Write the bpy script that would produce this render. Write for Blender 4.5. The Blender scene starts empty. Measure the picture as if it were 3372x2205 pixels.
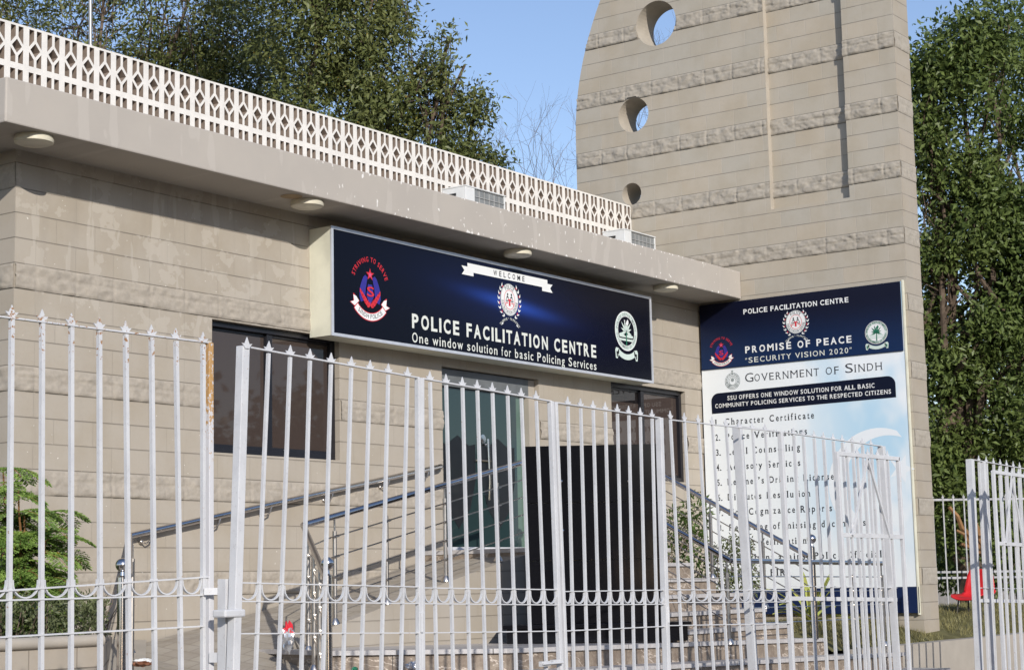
import bpy, bmesh, math, random
import numpy as np
from mathutils import Vector, Matrix
random.seed(7); rng = np.random.default_rng(11)
S = bpy.context.scene; COL = S.collection

# ---------------------------------------------------------------- camera
CAM = Vector((-19.6234, -11.0954, 0.0)); F = 5880.6021; W, H = 3372.0, 2205.0
R_ = Vector((0.58377011, -0.81165588, -0.02066888)); U_ = Vector((-0.09945322, -0.09674885, 0.99032758)); D_ = Vector((0.80580489, 0.57606805, 0.13720088))
cd = bpy.data.cameras.new('camera'); cam = bpy.data.objects.new('camera', cd); COL.objects.link(cam)
cd.sensor_fit = 'HORIZONTAL'; cd.sensor_width = 36.0; cd.lens = F / W * 36.0; cd.clip_start = 0.1; cd.clip_end = 3000
M = Matrix((R_, U_, -D_)).transposed().to_4x4(); M.translation = CAM; cam.matrix_world = M
S.camera = cam
# ---------------------------------------------------------------- light
SUN_DIR = Vector((0.70, 1.0, -0.497)).normalized()          # direction the light travels
sd = bpy.data.lights.new('sun', 'SUN'); sd.energy = 3.8; sd.angle = math.radians(0.53); sd.color = (1.0, 0.945, 0.87)
sun = bpy.data.objects.new('sun', sd); COL.objects.link(sun)
sun.rotation_euler = SUN_DIR.to_track_quat('-Z', 'Y').to_euler()
wd = bpy.data.worlds.new('World'); S.world = wd; wd.use_nodes = True
nt = wd.node_tree; bg = nt.nodes['Background']
sky = nt.nodes.new('ShaderNodeTexSky'); sky.sky_type = 'NISHITA'; sky.sun_disc = False
sky.sun_elevation = math.asin(-SUN_DIR.z); sky.sun_rotation = math.atan2(-SUN_DIR.x, -SUN_DIR.y) % (2 * math.pi)
sky.air_density = 1.0; sky.dust_density = 0.25; sky.ozone_density = 2.4
wb_ = nt.nodes.new('ShaderNodeMix'); wb_.data_type = 'RGBA'; wb_.blend_type = 'MULTIPLY'; wb_.inputs[0].default_value = 1.0; wb_.inputs[7].default_value = (1.06, 0.96, 0.98, 1)    # white balance of the sky
nt.links.new(sky.outputs[0], wb_.inputs[6]); nt.links.new(wb_.outputs[2], bg.inputs[0]); bg.inputs[1].default_value = 0.15
S.view_settings.view_transform = 'Standard'; S.view_settings.look = 'None'
S.view_settings.exposure = 0.10; S.view_settings.gamma = 1.0; S.view_settings.use_curve_mapping = False

# ---------------------------------------------------------------- placing helpers (surveyed points of the place)
def ray(u, v): return R_ * ((u - W / 2) / F) + U_ * (-(v - H / 2) / F) + D_
def ony(u, v, y): d = ray(u, v); return CAM + d * ((y - CAM.y) / d.y)
def onx(u, v, x): d = ray(u, v); return CAM + d * ((x - CAM.x) / d.x)
def onz(u, v, z): d = ray(u, v); return CAM + d * ((z - CAM.z) / d.z)
def at(u, v, dep): return CAM + ray(u, v) * dep
def lerp(a, b, t): return a + (b - a) * t

# ---------------------------------------------------------------- materials
class NT:
    def __init__(s, name):
        s.m = bpy.data.materials.new(name); s.m.use_nodes = True; s.t = s.m.node_tree; s.n = s.t.nodes; s.p = s.n['Principled BSDF']
    def node(s, typ, **kw):
        n = s.n.new(typ)
        for k, v in kw.items(): setattr(n, k, v)
        return n
    def link(s, a, b): s.t.links.new(a, b)
    def val(s, inp, x):
        if hasattr(x, 'links'): s.link(x, inp)
        else: inp.default_value = x
    def math(s, op, a, b=0.0, c=None, clamp=False):
        n = s.node('ShaderNodeMath', operation=op, use_clamp=clamp); s.val(n.inputs[0], a); s.val(n.inputs[1], b)
        if c is not None: s.val(n.inputs[2], c)
        return n.outputs[0]
    def mix(s, f, a, b, mode='MIX'):
        n = s.node('ShaderNodeMix', data_type='RGBA', blend_type=mode); s.val(n.inputs[0], f)
        s.val(n.inputs[6], a if hasattr(a, 'links') else (*a, 1)); s.val(n.inputs[7], b if hasattr(b, 'links') else (*b, 1)); return n.outputs[2]
    def pos(s): return s.node('ShaderNodeNewGeometry').outputs['Position']
    def sep(s, v): n = s.node('ShaderNodeSeparateXYZ'); s.link(v, n.inputs[0]); return n.outputs
    def comb(s, x, y, z): n = s.node('ShaderNodeCombineXYZ'); s.val(n.inputs[0], x); s.val(n.inputs[1], y); s.val(n.inputs[2], z); return n.outputs[0]
    def noise(s, vec, scale, detail=3.0, rough=0.55):
        n = s.node('ShaderNodeTexNoise'); s.link(vec, n.inputs['Vector']); n.inputs['Scale'].default_value = scale; n.inputs['Detail'].default_value = detail; n.inputs['Roughness'].default_value = rough
        return n.outputs[0]
    def ramp(s, f, lo, hi):
        n = s.node('ShaderNodeMapRange', interpolation_type='SMOOTHSTEP'); s.val(n.inputs[0], f); n.inputs[1].default_value = lo; n.inputs[2].default_value = hi; return n.outputs[0]
    def bump(s, h, strength, dist, normal=None):
        n = s.node('ShaderNodeBump'); s.val(n.inputs['Height'], h); n.inputs['Strength'].default_value = strength; n.inputs['Distance'].default_value = dist
        if normal is not None: s.link(normal, n.inputs['Normal'])
        return n.outputs[0]
    def fin(s, color=None, rough=0.6, metal=0.0, spec=0.5, normal=None):
        if color is not None: s.val(s.p.inputs['Base Color'], color if hasattr(color, 'links') else (*color, 1))
        s.val(s.p.inputs['Roughness'], rough); s.val(s.p.inputs['Metallic'], metal); s.val(s.p.inputs['Specular IOR Level'], spec)
        if normal is not None: s.link(normal, s.p.inputs['Normal'])
        return s.m
def plain(name, c, rough=0.6, metal=0.0, spec=0.5, var=0.12, scale=6.0):
    k = NT(name); n = k.noise(k.pos(), scale, 4)
    col = k.mix(k.ramp(n, 0.3, 0.7), tuple(x * (1 - var) for x in c), tuple(min(1, x * (1 + var)) for x in c))
    return k.fin(col, rough, metal, spec)
def block_mat(name, axis, u0, z0, c1, c2, mortar, paint=False, stain=0.0, msize=0.006, hjs=0.62):
    k = NT(name); P = k.pos(); x, y, z = k.sep(P)
    v = k.comb(k.math('SUBTRACT', {'x': x, 'y': y}[axis], u0), k.math('SUBTRACT', z, z0), 0.0)
    b = k.node('ShaderNodeTexBrick', offset=0.5, offset_frequency=2, squash=1.0); k.link(v, b.inputs['Vector'])
    b.inputs['Scale'].default_value = 1.0; b.inputs['Brick Width'].default_value = 0.4; b.inputs['Row Height'].default_value = 0.2
    b.inputs['Mortar Size'].default_value = msize; b.inputs['Mortar Smooth'].default_value = 0.4; b.inputs['Bias'].default_value = 0.0
    b.inputs['Color1'].default_value = (*c1, 1); b.inputs['Color2'].default_value = (*c2, 1); b.inputs['Mortar'].default_value = (*mortar, 1)
    n1 = k.noise(P, 2.2, 5); n2 = k.noise(P, 38, 4, 0.7)
    col = k.mix(k.ramp(n1, 0.35, 0.7), b.outputs['Color'], (0.92, 0.90, 0.86), 'MULTIPLY')
    col = k.mix(k.math('MULTIPLY', k.ramp(n2, 0.5, 0.8), 0.25), col, tuple(a * 0.72 for a in c1))
    row = k.math('ABSOLUTE', k.math('SUBTRACT', k.math('FRACT', k.math('ADD', k.math('DIVIDE', k.math('SUBTRACT', z, z0), 0.2), 0.5)), 0.5))
    hj = k.ramp(row, 0.030, 0.012); wv = k.ramp(k.noise(P, 4.0, 2), 0.30, 0.55)
    col = k.mix(k.math('MULTIPLY', k.math('MULTIPLY', hj, hjs), k.math('ADD', 0.45, k.math('MULTIPLY', wv, 0.55))), col, tuple(a * 0.42 for a in c1))
    if paint:   # touched-up paint patches in rough vertical strokes on the upper left part of the wall
        w = k.comb(k.math('MULTIPLY', x, 2.4), k.math('MULTIPLY', z, 2.6), 3.7)
        m = k.math('MAXIMUM', k.ramp(k.noise(w, 1.3, 4, 0.6), 0.55, 0.575), k.ramp(k.noise(k.comb(k.math('MULTIPLY', x, 5.5), k.math('MULTIPLY', z, 1.1), 9.1), 1.3, 3, 0.5), 0.60, 0.625))
        zone = k.math('MULTIPLY', k.ramp(z, 1.9, 2.3), k.ramp(x, -7.0, -7.7))
        zone2 = k.math('ADD', zone, 0.10)
        col = k.mix(k.math('MULTIPLY', m, k.math('MULTIPLY', zone2, 0.40)), col, (0.50, 0.455, 0.39))
        d = k.ramp(k.noise(k.comb(k.math('MULTIPLY', x, 30), k.math('MULTIPLY', z, 30), 0), 1.0, 2), 0.735, 0.75)
        col = k.mix(d, col, (0.70, 0.67, 0.60))
    if stain:
        w = k.comb(k.math('MULTIPLY', x, 5), k.math('MULTIPLY', y, 5), k.math('MULTIPLY', z, 0.5))
        col = k.mix(k.math('MULTIPLY', k.ramp(k.noise(w, 1, 3), 0.5, 0.75), stain), col, tuple(a * 0.66 for a in c1))
    nrm = k.bump(k.math('ADD', k.math('MULTIPLY', k.math('MAXIMUM', hj, k.math('MULTIPLY', b.outputs['Fac'], 0.3)), -1.0), k.math('MULTIPLY', n2, 0.10)), 0.7, 0.006)
    return k.fin(col, 0.9, 0, 0.25, nrm)
Z0F, Z0T = 2.746, 6.6773
M_wall = block_mat('painted_block', 'x', -10.53 + 0.0, Z0F, (0.405, 0.36, 0.30), (0.415, 0.37, 0.308), (0.375, 0.335, 0.28), True, 0.2, 0.0045)
M_wally = block_mat('painted_block_return', 'y', 0.0, Z0F, (0.405, 0.36, 0.30), (0.415, 0.37, 0.308), (0.375, 0.335, 0.28), False, 0.2)
M_tow = block_mat('tower_block', 'y', -0.197, Z0T, (0.425, 0.392, 0.332), (0.455, 0.400, 0.322), (0.47, 0.425, 0.36), False, 0.14, 0.005, 0.7)
M_towx = block_mat('tower_block_end', 'x', 0.0, Z0T, (0.385, 0.345, 0.285), (0.405, 0.355, 0.29), (0.40, 0.355, 0.30), False, 0.12)
def rough_mat(name, c):
    k = NT(name); P = k.pos(); n = k.noise(P, 24, 5, 0.65)
    col = k.mix(k.ramp(n, 0.35, 0.68), tuple(a * 0.9 for a in c), tuple(a * 1.04 for a in c))
    return k.fin(col, 0.92, 0, 0.2, k.bump(n, 0.35, 0.006))
M_wallr = rough_mat('painted_split_face', (0.40, 0.355, 0.295)); M_towr = rough_mat('split_face_block', (0.40, 0.36, 0.30))
def fascia_mat():
    k = NT('painted_fascia'); P = k.pos(); x, y, z = k.sep(P)
    n = k.noise(P, 1.6, 4); col = k.mix(k.ramp(n, 0.3, 0.7), (0.415, 0.378, 0.335), (0.445, 0.405, 0.355))
    w = k.comb(k.math('MULTIPLY', x, 4.5), 0.0, k.math('MULTIPLY', z, 1.2))
    col = k.mix(k.math('MULTIPLY', k.ramp(k.noise(w, 1.5, 2, 0.4), 0.60, 0.63), 0.45), col, (0.50, 0.46, 0.41))
    w2 = k.comb(k.math('MULTIPLY', x, 22), k.math('MULTIPLY', y, 22), k.math('MULTIPLY', z, 14))
    edge = k.math('MAXIMUM', k.ramp(z, 3.49, 3.452), k.ramp(z, 3.755, 3.792))
    thr = k.math('SUBTRACT', k.noise(w2, 1.0, 2), k.math('MULTIPLY', k.math('SUBTRACT', 1.0, edge), 0.10))
    zone = k.math('MULTIPLY', k.ramp(x, -8.6, -7.0), k.ramp(y, -0.597, -0.603))
    col = k.mix(k.math('MULTIPLY', k.ramp(thr, 0.60, 0.62), zone), col, (0.78, 0.76, 0.72))
    nf = k.noise(P, 60, 3)
    return k.fin(col, 0.85, 0, 0.3, k.bump(nf, 0.25, 0.003))
M_fascia = fascia_mat()
M_white = plain('whitewashed_concrete', (0.70, 0.675, 0.63), 0.85, 0, 0.3, 0.05, 9)
def fence_mat(name, rusty):
    k = NT(name); P = k.pos(); x, y, z = k.sep(P)
    n = k.noise(P, 55, 5, 0.7); n2 = k.noise(P, 7, 3)
    col = k.mix(k.ramp(n2, 0.3, 0.7), (0.565, 0.57, 0.585), (0.635, 0.64, 0.652))
    col = k.mix(k.math('MULTIPLY', k.ramp(n, 0.56, 0.68), 0.35), col, (0.38, 0.36, 0.36))
    up = k.math('MULTIPLY', k.ramp(z, 0.88, 1.10), 0.13 if rusty else 0.03)
    rust = k.ramp(k.math('ADD', k.noise(P, 42, 4, 0.7), up), 0.68, 0.74)
    col = k.mix(rust, col, (0.33, 0.17, 0.07))
    return k.fin(col, k.math('ADD', k.math('MULTIPLY', rust, 0.4), 0.38), 0, 0.5, k.bump(n, 0.25, 0.002))
M_fr = fence_mat('white_fence_paint_rusting', True); M_fw = fence_mat('white_fence_paint', False)
def rustpost():
    k = NT('rusted_post_paint'); P = k.pos(); x, y, z = k.sep(P); n = k.noise(P, 60, 5, 0.75)
    r = k.math('MULTIPLY', k.ramp(k.math('ADD', n, k.math('MULTIPLY', k.ramp(z, 0.55, 1.0), 0.22)), 0.6, 0.68), k.ramp(z, 0.5, 0.62))
    return k.fin(k.mix(r, (0.60, 0.60, 0.62), k.mix(k.noise(P, 90, 2), (0.42, 0.21, 0.05), (0.52, 0.34, 0.16))), 0.6, 0, 0.4)
M_rp = rustpost(); M_fgrey = plain('shaded_far_fence_paint', (0.40, 0.40, 0.41), 0.6, 0, 0.3, 0.15, 20)  # grey stands for the shade on the far fence's white bars
M_steel = plain('stainless_steel', (0.62, 0.60, 0.60), 0.16, 1.0, 0.5, 0.05, 12)
M_steel2 = plain('brushed_steel', (0.55, 0.52, 0.49), 0.30, 1.0, 0.5, 0.08, 30)
M_galv = plain('galvanised_pole', (0.32, 0.32, 0.32), 0.5, 0.6)
def glass_mat(name, c, spec, rough=0.02):
    k = NT(name); return k.fin(c, rough, 0, spec)
M_glass = glass_mat('brown_reflection_glass', (0.058, 0.043, 0.037), 0.5)  # brown of the mirrored surroundings put into the pane's base colour
M_dglass = glass_mat('green_tinted_glass', (0.020, 0.040, 0.041), 0.6, 0.04)
M_frame = plain('black_aluminium', (0.014, 0.014, 0.018), 0.35, 0, 0.5)
M_header = plain('grey_header_panel', (0.14, 0.15, 0.155), 0.5)
M_shield = plain('etched_shield', (0.010, 0.011, 0.013), 0.3, 0, 0.4)
M_marble = plain('white_marble', (0.66, 0.66, 0.68), 0.25, 0, 0.5, 0.06)
def granite_mat():
    k = NT('black_granite'); P = k.pos(); n = k.noise(P, 160, 2); return k.fin(k.mix(k.ramp(n, 0.55, 0.75), (0.006, 0.006, 0.0075), (0.013, 0.013, 0.015)), 0.07, 0, 0.22)
M_gran = granite_mat()
def brown_granite(name, a, b, vein=0.8):
    k = NT(name); P = k.pos(); x, y, z = k.sep(P)
    n = k.noise(P, 14, 6, 0.7); n2 = k.noise(P, 90, 3, 0.7)
    col = k.mix(k.ramp(n, 0.35, 0.65), a, b); col = k.mix(k.math('MULTIPLY', k.ramp(n2, 0.5, 0.7), 0.4), col, tuple(t * 0.55 for t in a))
    w = k.noise(k.comb(k.math('ADD', k.math('MULTIPLY', x, 1.3), k.math('MULTIPLY', z, 2.0)), y, k.math('MULTIPLY', z, 3)), 1.5, 5, 0.6)
    v = k.ramp(k.math('ABSOLUTE', k.math('SUBTRACT', w, 0.5)), 0.012, 0.003)
    col = k.mix(k.math('MULTIPLY', v, vein), col, (0.62, 0.54, 0.46))
    b_ = k.node('ShaderNodeTexBrick', offset=0.0); k.link(k.comb(x, z, 0), b_.inputs['Vector']); b_.inputs['Scale'].default_value = 1; b_.inputs['Brick Width'].default_value = 0.61; b_.inputs['Row Height'].default_value = 5; b_.inputs['Mortar Size'].default_value = 0.003
    col = k.mix(b_.outputs['Fac'], col, (0.05, 0.045, 0.04))
    return k.fin(col, 0.35, 0, 0.5)
M_riser = brown_granite('brown_granite_riser', (0.20, 0.155, 0.12), (0.31, 0.255, 0.20))
M_tread = brown_granite('grey_granite_tread', (0.42, 0.40, 0.39), (0.52, 0.50, 0.49), 0.15)
def ramp_mat():
    k = NT('ribbed_ramp_tiles'); P = k.pos(); x, y, z = k.sep(P)
    b = k.node('ShaderNodeTexBrick', offset=0.5); k.link(k.comb(y, x, 0), b.inputs['Vector']); b.inputs['Scale'].default_value = 1; b.inputs['Brick Width'].default_value = 0.3; b.inputs['Row Height'].default_value = 0.15; b.inputs['Mortar Size'].default_value = 0.008
    b.inputs['Color1'].default_value = (0.36, 0.32, 0.27, 1); b.inputs['Color2'].default_value = (0.41, 0.37, 0.31, 1); b.inputs['Mortar'].default_value = (0.32, 0.285, 0.24, 1)
    t = k.node('ShaderNodeTexBrick', offset=0.5); k.link(k.comb(x, y, 0), t.inputs['Vector']); t.inputs['Scale'].default_value = 1; t.inputs['Brick Width'].default_value = 0.07; t.inputs['Row Height'].default_value = 0.05; t.inputs['Mortar Size'].default_value = 0.009
    n = k.noise(P, 5, 4); col = k.mix(k.ramp(n, 0.3, 0.7), b.outputs['Color'], (0.88, 0.86, 0.82), 'MULTIPLY')
    h = k.math('ADD', k.math('MULTIPLY', b.outputs['Fac'], -0.6), k.math('MULTIPLY', t.outputs['Fac'], -0.5))
    return k.fin(col, 0.85, 0, 0.3, k.bump(h, 0.6, 0.006))
M_ramp = ramp_mat()
M_plaster = plain('beige_plaster', (0.40, 0.36, 0.305), 0.9, 0, 0.2, 0.06, 3)
M_grass0 = plain('dry_lawn_soil', (0.13, 0.12, 0.055), 0.95, 0, 0.1, 0.3, 5)
M_ground = plain('dusty_ground', (0.15, 0.13, 0.105), 0.95, 0, 0.1, 0.15, 0.8)
M_cream = plain('cream_sign_side', (0.66, 0.65, 0.53), 0.5, 0, 0.4, 0.10, 4)
M_silver = plain('silver_trim', (0.62, 0.64, 0.68), 0.35, 0.35, 0.5, 0.06, 10)
def flat(name, c, rough=0.45, spec=0.35): k = NT(name); return k.fin(c, rough, 0, spec)
P_white = flat('print_white', (0.80, 0.81, 0.80)); P_cream = flat('print_offwhite', (0.70, 0.72, 0.66)); P_red = flat('print_red', (0.62, 0.030, 0.045)); P_blue = flat('print_blue', (0.035, 0.03, 0.26))
P_black = flat('print_black', (0.012, 0.012, 0.016)); P_green = flat('print_green', (0.02, 0.16, 0.09)); P_mint = flat('print_mint', (0.60, 0.70, 0.64)); P_pink = flat('print_pink', (0.65, 0.10, 0.25)); P_grey = flat('print_grey', (0.27, 0.31, 0.31)); P_ink = flat('print_dark_ink', (0.020, 0.022, 0.030)); P_pale = flat('print_pale_cloud', (0.80, 0.84, 0.87)); P_cap = flat('print_caption_navy', (0.006, 0.009, 0.024), 0.4, 0.15)
def sign_face():
    k = NT('navy_sign_print'); x, y, z = k.sep(k.pos())
    a = k.math('SUBTRACT', x, -4.45); b = k.math('ADD', k.math('SUBTRACT', z, 2.90), k.math('MULTIPLY', a, 0.07))
    g = k.math('POWER', 2.718, k.math('MULTIPLY', k.math('ADD', k.math('MULTIPLY', k.math('MULTIPLY', a, a), 2.4), k.math('MULTIPLY', k.math('MULTIPLY', b, b), 230)), -1.0))
    g2 = k.math('POWER', 2.718, k.math('MULTIPLY', k.math('ADD', k.math('MULTIPLY', k.math('MULTIPLY', a, a), 0.5), k.math('MULTIPLY', k.math('MULTIPLY', b, b), 9)), -1.0))
    col = k.mix(g, (0.0035, 0.0042, 0.010), (0.018, 0.06, 0.34)); col = k.mix(k.math('MULTIPLY', g2, 0.22), col, (0.015, 0.03, 0.17))
    return k.fin(col, 0.24, 0, 0.12)
M_sign = sign_face()
def board_top():
    k = NT('navy_notice_print'); x, y, z = k.sep(k.pos()); n = k.noise(k.pos(), 2.5, 2)
    col = k.mix(k.ramp(z, 3.3, 2.6), (0.0055, 0.007, 0.021), (0.009, 0.025, 0.078)); return k.fin(col, 0.3, 0, 0.2, k.bump(n, 0.15, 0.02))
M_btop = board_top()
def board_low():
    k = NT('pale_blue_notice_print'); P = k.pos(); x, y, z = k.sep(P)
    n = k.noise(k.comb(y, y, z), 0.9, 3); f = k.math('MULTIPLY', k.ramp(y, -0.9, -2.3), k.ramp(n, 0.38, 0.62))
    f = k.math('MULTIPLY', f, k.ramp(z, -0.1, 0.9)); col = k.mix(f, (0.82, 0.86, 0.88), (0.47, 0.68, 0.83)); return k.fin(col, 0.4, 0, 0.35)
M_blow = board_low()
M_navy = flat('navy_panel', (0.010, 0.022, 0.075), 0.35)
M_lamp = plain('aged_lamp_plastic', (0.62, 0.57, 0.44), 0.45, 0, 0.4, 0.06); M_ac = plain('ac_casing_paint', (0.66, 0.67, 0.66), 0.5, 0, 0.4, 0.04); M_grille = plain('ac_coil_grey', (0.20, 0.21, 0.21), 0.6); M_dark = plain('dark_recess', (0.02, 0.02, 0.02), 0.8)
M_redp = plain('red_chair_plastic', (0.60, 0.025, 0.030), 0.35, 0, 0.5, 0.05)
def leaf_mat(name, a, b, trans=0.3, yellow=None):
    k = NT(name); P = k.pos(); n = k.noise(P, 1.3, 3); n2 = k.noise(P, 9, 2)
    col = k.mix(k.ramp(n, 0.3, 0.7), a, b); col = k.mix(k.ramp(n2, 0.35, 0.75), col, tuple(t * 1.55 for t in b))
    if yellow: col = k.mix(k.ramp(k.noise(P, 16, 1), 0.70, 0.74), col, yellow)
    k.fin(col, 0.45, 0, 0.35)
    t = k.node('ShaderNodeBsdfTranslucent'); k.link(col, t.inputs[0]); mx = k.node('ShaderNodeMixShader'); mx.inputs[0].default_value = trans
    k.link(k.p.outputs[0], mx.inputs[1]); k.link(t.outputs[0], mx.inputs[2]); k.link(mx.outputs[0], k.n['Material Output'].inputs[0]); return k.m
L_olive = leaf_mat('olive_tree_leaves', (0.075, 0.100, 0.028), (0.135, 0.150, 0.050), 0.30, (0.34, 0.20, 0.03)); L_street = leaf_mat('sky_block_leaves', (0.035, 0.042, 0.016), (0.055, 0.06, 0.024), 0.1); L_dark = leaf_mat('dark_tree_leaves', (0.068, 0.105, 0.026), (0.135, 0.175, 0.050), 0.34)
L_fern = leaf_mat('feathery_leaves', (0.125, 0.215, 0.045), (0.21, 0.30, 0.07), 0.3, (0.40, 0.34, 0.03)); L_hedge = leaf_mat('hedge_leaves', (0.075, 0.095, 0.040), (0.14, 0.16, 0.075)); L_bush = leaf_mat('bush_leaves', (0.06, 0.10, 0.025), (0.10, 0.15, 0.04))
L_agave = leaf_mat('yellow_striped_leaves', (0.42, 0.40, 0.10), (0.30, 0.34, 0.08), 0.15); L_grass = leaf_mat('lawn_blades', (0.15, 0.15, 0.055), (0.27, 0.24, 0.105), 0.2)
M_bark = plain('grey_brown_bark', (0.115, 0.085, 0.062), 0.9, 0, 0.2, 0.3, 9); M_twig = plain('dry_twigs', (0.15, 0.115, 0.09), 0.9, 0, 0.2, 0.2, 9); M_wood = plain('broken_branch_wood', (0.27, 0.15, 0.07), 0.8, 0, 0.2, 0.25, 8); M_bare = plain('bare_branches', (0.17, 0.155, 0.16), 0.9, 0, 0.2)
M_foil = plain('silver_foil', (0.7, 0.7, 0.72), 0.25, 0.7); M_brown = plain('brown_packet', (0.20, 0.08, 0.04), 0.6)

# ---------------------------------------------------------------- mesh helpers
class MB:
    def __init__(s): s.v = []; s.f = []; s.i = []
    def quad(s, a, b, c, d, mi=0): n = len(s.v); s.v += [tuple(a), tuple(b), tuple(c), tuple(d)]; s.f.append((n, n + 1, n + 2, n + 3)); s.i.append(mi)
    def poly(s, pts, mi=0): n = len(s.v); s.v += [tuple(p) for p in pts]; s.f.append(tuple(range(n, n + len(pts)))); s.i.append(mi)
    def box(s, x0, x1, y0, y1, z0, z1, mi=0):
        s.hexa([(x0, y0, z0), (x1, y0, z0), (x1, y1, z0), (x0, y1, z0), (x0, y0, z1), (x1, y0, z1), (x1, y1, z1), (x0, y1, z1)], mi); return s
    def hexa(s, p, mi=0):
        n = len(s.v); s.v += [tuple(q) for q in p]
        for f in ((0, 3, 2, 1), (4, 5, 6, 7), (0, 1, 5, 4), (1, 2, 6, 5), (2, 3, 7, 6), (3, 0, 4, 7)): s.f.append(tuple(n + k for k in f)); s.i.append(mi)
    def beam(s, p, q, a, b, side=None, mi=0):      # square bar from p to q, a wide along side, b along the third axis
        p, q = Vector(p), Vector(q); t = (q - p).normalized(); sd_ = Vector(side) if side else (Vector((0, 0, 1)) if abs(t.z) < 0.9 else Vector((1, 0, 0)))
        w = sd_ - t * sd_.dot(t); w.normalize(); h = t.cross(w)
        c = [(-a / 2, -b / 2), (a / 2, -b / 2), (a / 2, b / 2), (-a / 2, b / 2)]
        s.hexa([p + w * x + h * y for x, y in c] + [q + w * x + h * y for x, y in c], mi); return s
    def tube(s, path, r, seg=8, mi=0, cap=True):
        path = [Vector(p) for p in path]; rs = r if isinstance(r, (list, tuple)) else [r] * len(path); n0 = len(s.v); ref = None
        for k, p in enumerate(path):
            t = (path[min(k + 1, len(path) - 1)] - path[max(k - 1, 0)]); t = t.normalized() if t.length > 1e-9 else Vector((0, 0, 1))
            if ref is None: ref = Vector((0, 0, 1)) if abs(t.z) < 0.9 else Vector((1, 0, 0))
            a = ref - t * ref.dot(t); a.normalize(); b = t.cross(a); ref = a
            for j in range(seg): an = 2 * math.pi * j / seg; s.v.append(tuple(p + (a * math.cos(an) + b * math.sin(an)) * rs[k]))
        for k in range(len(path) - 1):
            for j in range(seg): q = n0 + k * seg; s.f.append((q + j, q + (j + 1) % seg, q + seg + (j + 1) % seg, q + seg + j)); s.i.append(mi)
        if cap: s.f.append(tuple(n0 + j for j in reversed(range(seg)))); s.i.append(mi); q = n0 + (len(path) - 1) * seg; s.f.append(tuple(q + j for j in range(seg))); s.i.append(mi)
        return s
    def lathe(s, prof, o, seg=20, axis=(0, 0, 1), mi=0):
        ax = Vector(axis).normalized(); pts = [(Vector(o) + ax * z, r) for z, r in prof]
        n0 = len(s.v); a = Vector((1, 0, 0)) if abs(ax.x) < 0.9 else Vector((0, 1, 0)); a = (a - ax * a.dot(ax)).normalized(); b = ax.cross(a)
        for p, r in pts:
            for j in range(seg): an = 2 * math.pi * j / seg; s.v.append(tuple(p + (a * math.cos(an) + b * math.sin(an)) * max(r, 1e-4)))
        for k in range(len(pts) - 1):
            for j in range(seg): q = n0 + k * seg; s.f.append((q + j, q + (j + 1) % seg, q + seg + (j + 1) % seg, q + seg + j)); s.i.append(mi)
        return s
    def ball(s, c, r, seg=20, mi=0): return s.lathe([(-r * math.cos(math.pi * k / 10), r * math.sin(math.pi * k / 10)) for k in range(11)], c, seg, mi=mi)
    def prism(s, pts2, fr, h0, h1, mi=0, sides=True):      # polygon in a plane frame, from height h0 to h1 along the normal
        a = [fr(x, y, h1) for x, y in pts2]; s.poly(a, mi)
        if sides:
            b = [fr(x, y, h0) for x, y in pts2]
            for k in range(len(a)): j = (k + 1) % len(a); s.quad(b[k], b[j], a[j], a[k], mi)
            s.poly(list(reversed(b)), mi)
        return s
    def build(s, name, mats, parent=None, smooth=False, bevel=0):
        me = bpy.data.meshes.new(name); me.from_pydata(s.v, [], s.f)
        for m in (mats if isinstance(mats, (list, tuple)) else [mats]): me.materials.append(m)
        if len(s.i): me.polygons.foreach_set('material_index', s.i)
        if smooth: me.polygons.foreach_set('use_smooth', [True] * len(s.f))
        o = bpy.data.objects.new(name, me); COL.objects.link(o); put(o, parent)
        if smooth and smooth != 'all': sharp(me)
        if bevel: b = o.modifiers.new('bevel', 'BEVEL'); b.width = bevel; b.segments = 2; b.limit_method = 'ANGLE'
        return o
def sharp(me, ang=0.6):
    bm = bmesh.new(); bm.from_mesh(me); bmesh.ops.remove_doubles(bm, verts=bm.verts, dist=1e-6)
    for e in bm.edges: e.smooth = not (len(e.link_faces) == 2 and e.calc_face_angle(0) > ang)
    bm.to_mesh(me); bm.free()
ORG = {}
def put(o, parent):
    if parent is None: return
    o.parent = parent; L = Vector((0, 0, 0)); p = parent
    while p is not None: L = ORG.get(p.name, Vector((0, 0, 0))); break
    o.matrix_parent_inverse = Matrix.Translation(-L); ORG[o.name] = Vector((0, 0, 0))
def tag(o, label, cat, group=None, kind=None):
    if label: o['label'] = label
    if cat: o['category'] = cat
    if group: o['group'] = group
    if kind: o['kind'] = kind
    return o
def thing(name, label, cat, loc, group=None):
    o = bpy.data.objects.new(name, None); COL.objects.link(o); o.location = loc; o.empty_display_size = 0.1; ORG[o.name] = Vector(loc); return tag(o, label, cat, group)
def struct(o): o['kind'] = 'structure'; return o
def meshobj(name, V, Fq, mats, parent=None, mi=None, smooth=False):    # numpy arrays, faces of equal size
    me = bpy.data.meshes.new(name); V = np.asarray(V, dtype=np.float32); Fq = np.asarray(Fq, dtype=np.int32); n, k = Fq.shape
    me.vertices.add(len(V)); me.vertices.foreach_set('co', V.ravel()); me.loops.add(n * k); me.loops.foreach_set('vertex_index', Fq.ravel())
    me.polygons.add(n); me.polygons.foreach_set('loop_start', np.arange(0, n * k, k, dtype=np.int32)); me.polygons.foreach_set('loop_total', np.full(n, k, dtype=np.int32))
    for m in (mats if isinstance(mats, (list, tuple)) else [mats]): me.materials.append(m)
    if mi is not None: me.polygons.foreach_set('material_index', np.asarray(mi, dtype=np.int32))
    me.update(calc_edges=True); me.validate()
    o = bpy.data.objects.new(name, me); COL.objects.link(o); put(o, parent); return o

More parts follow.
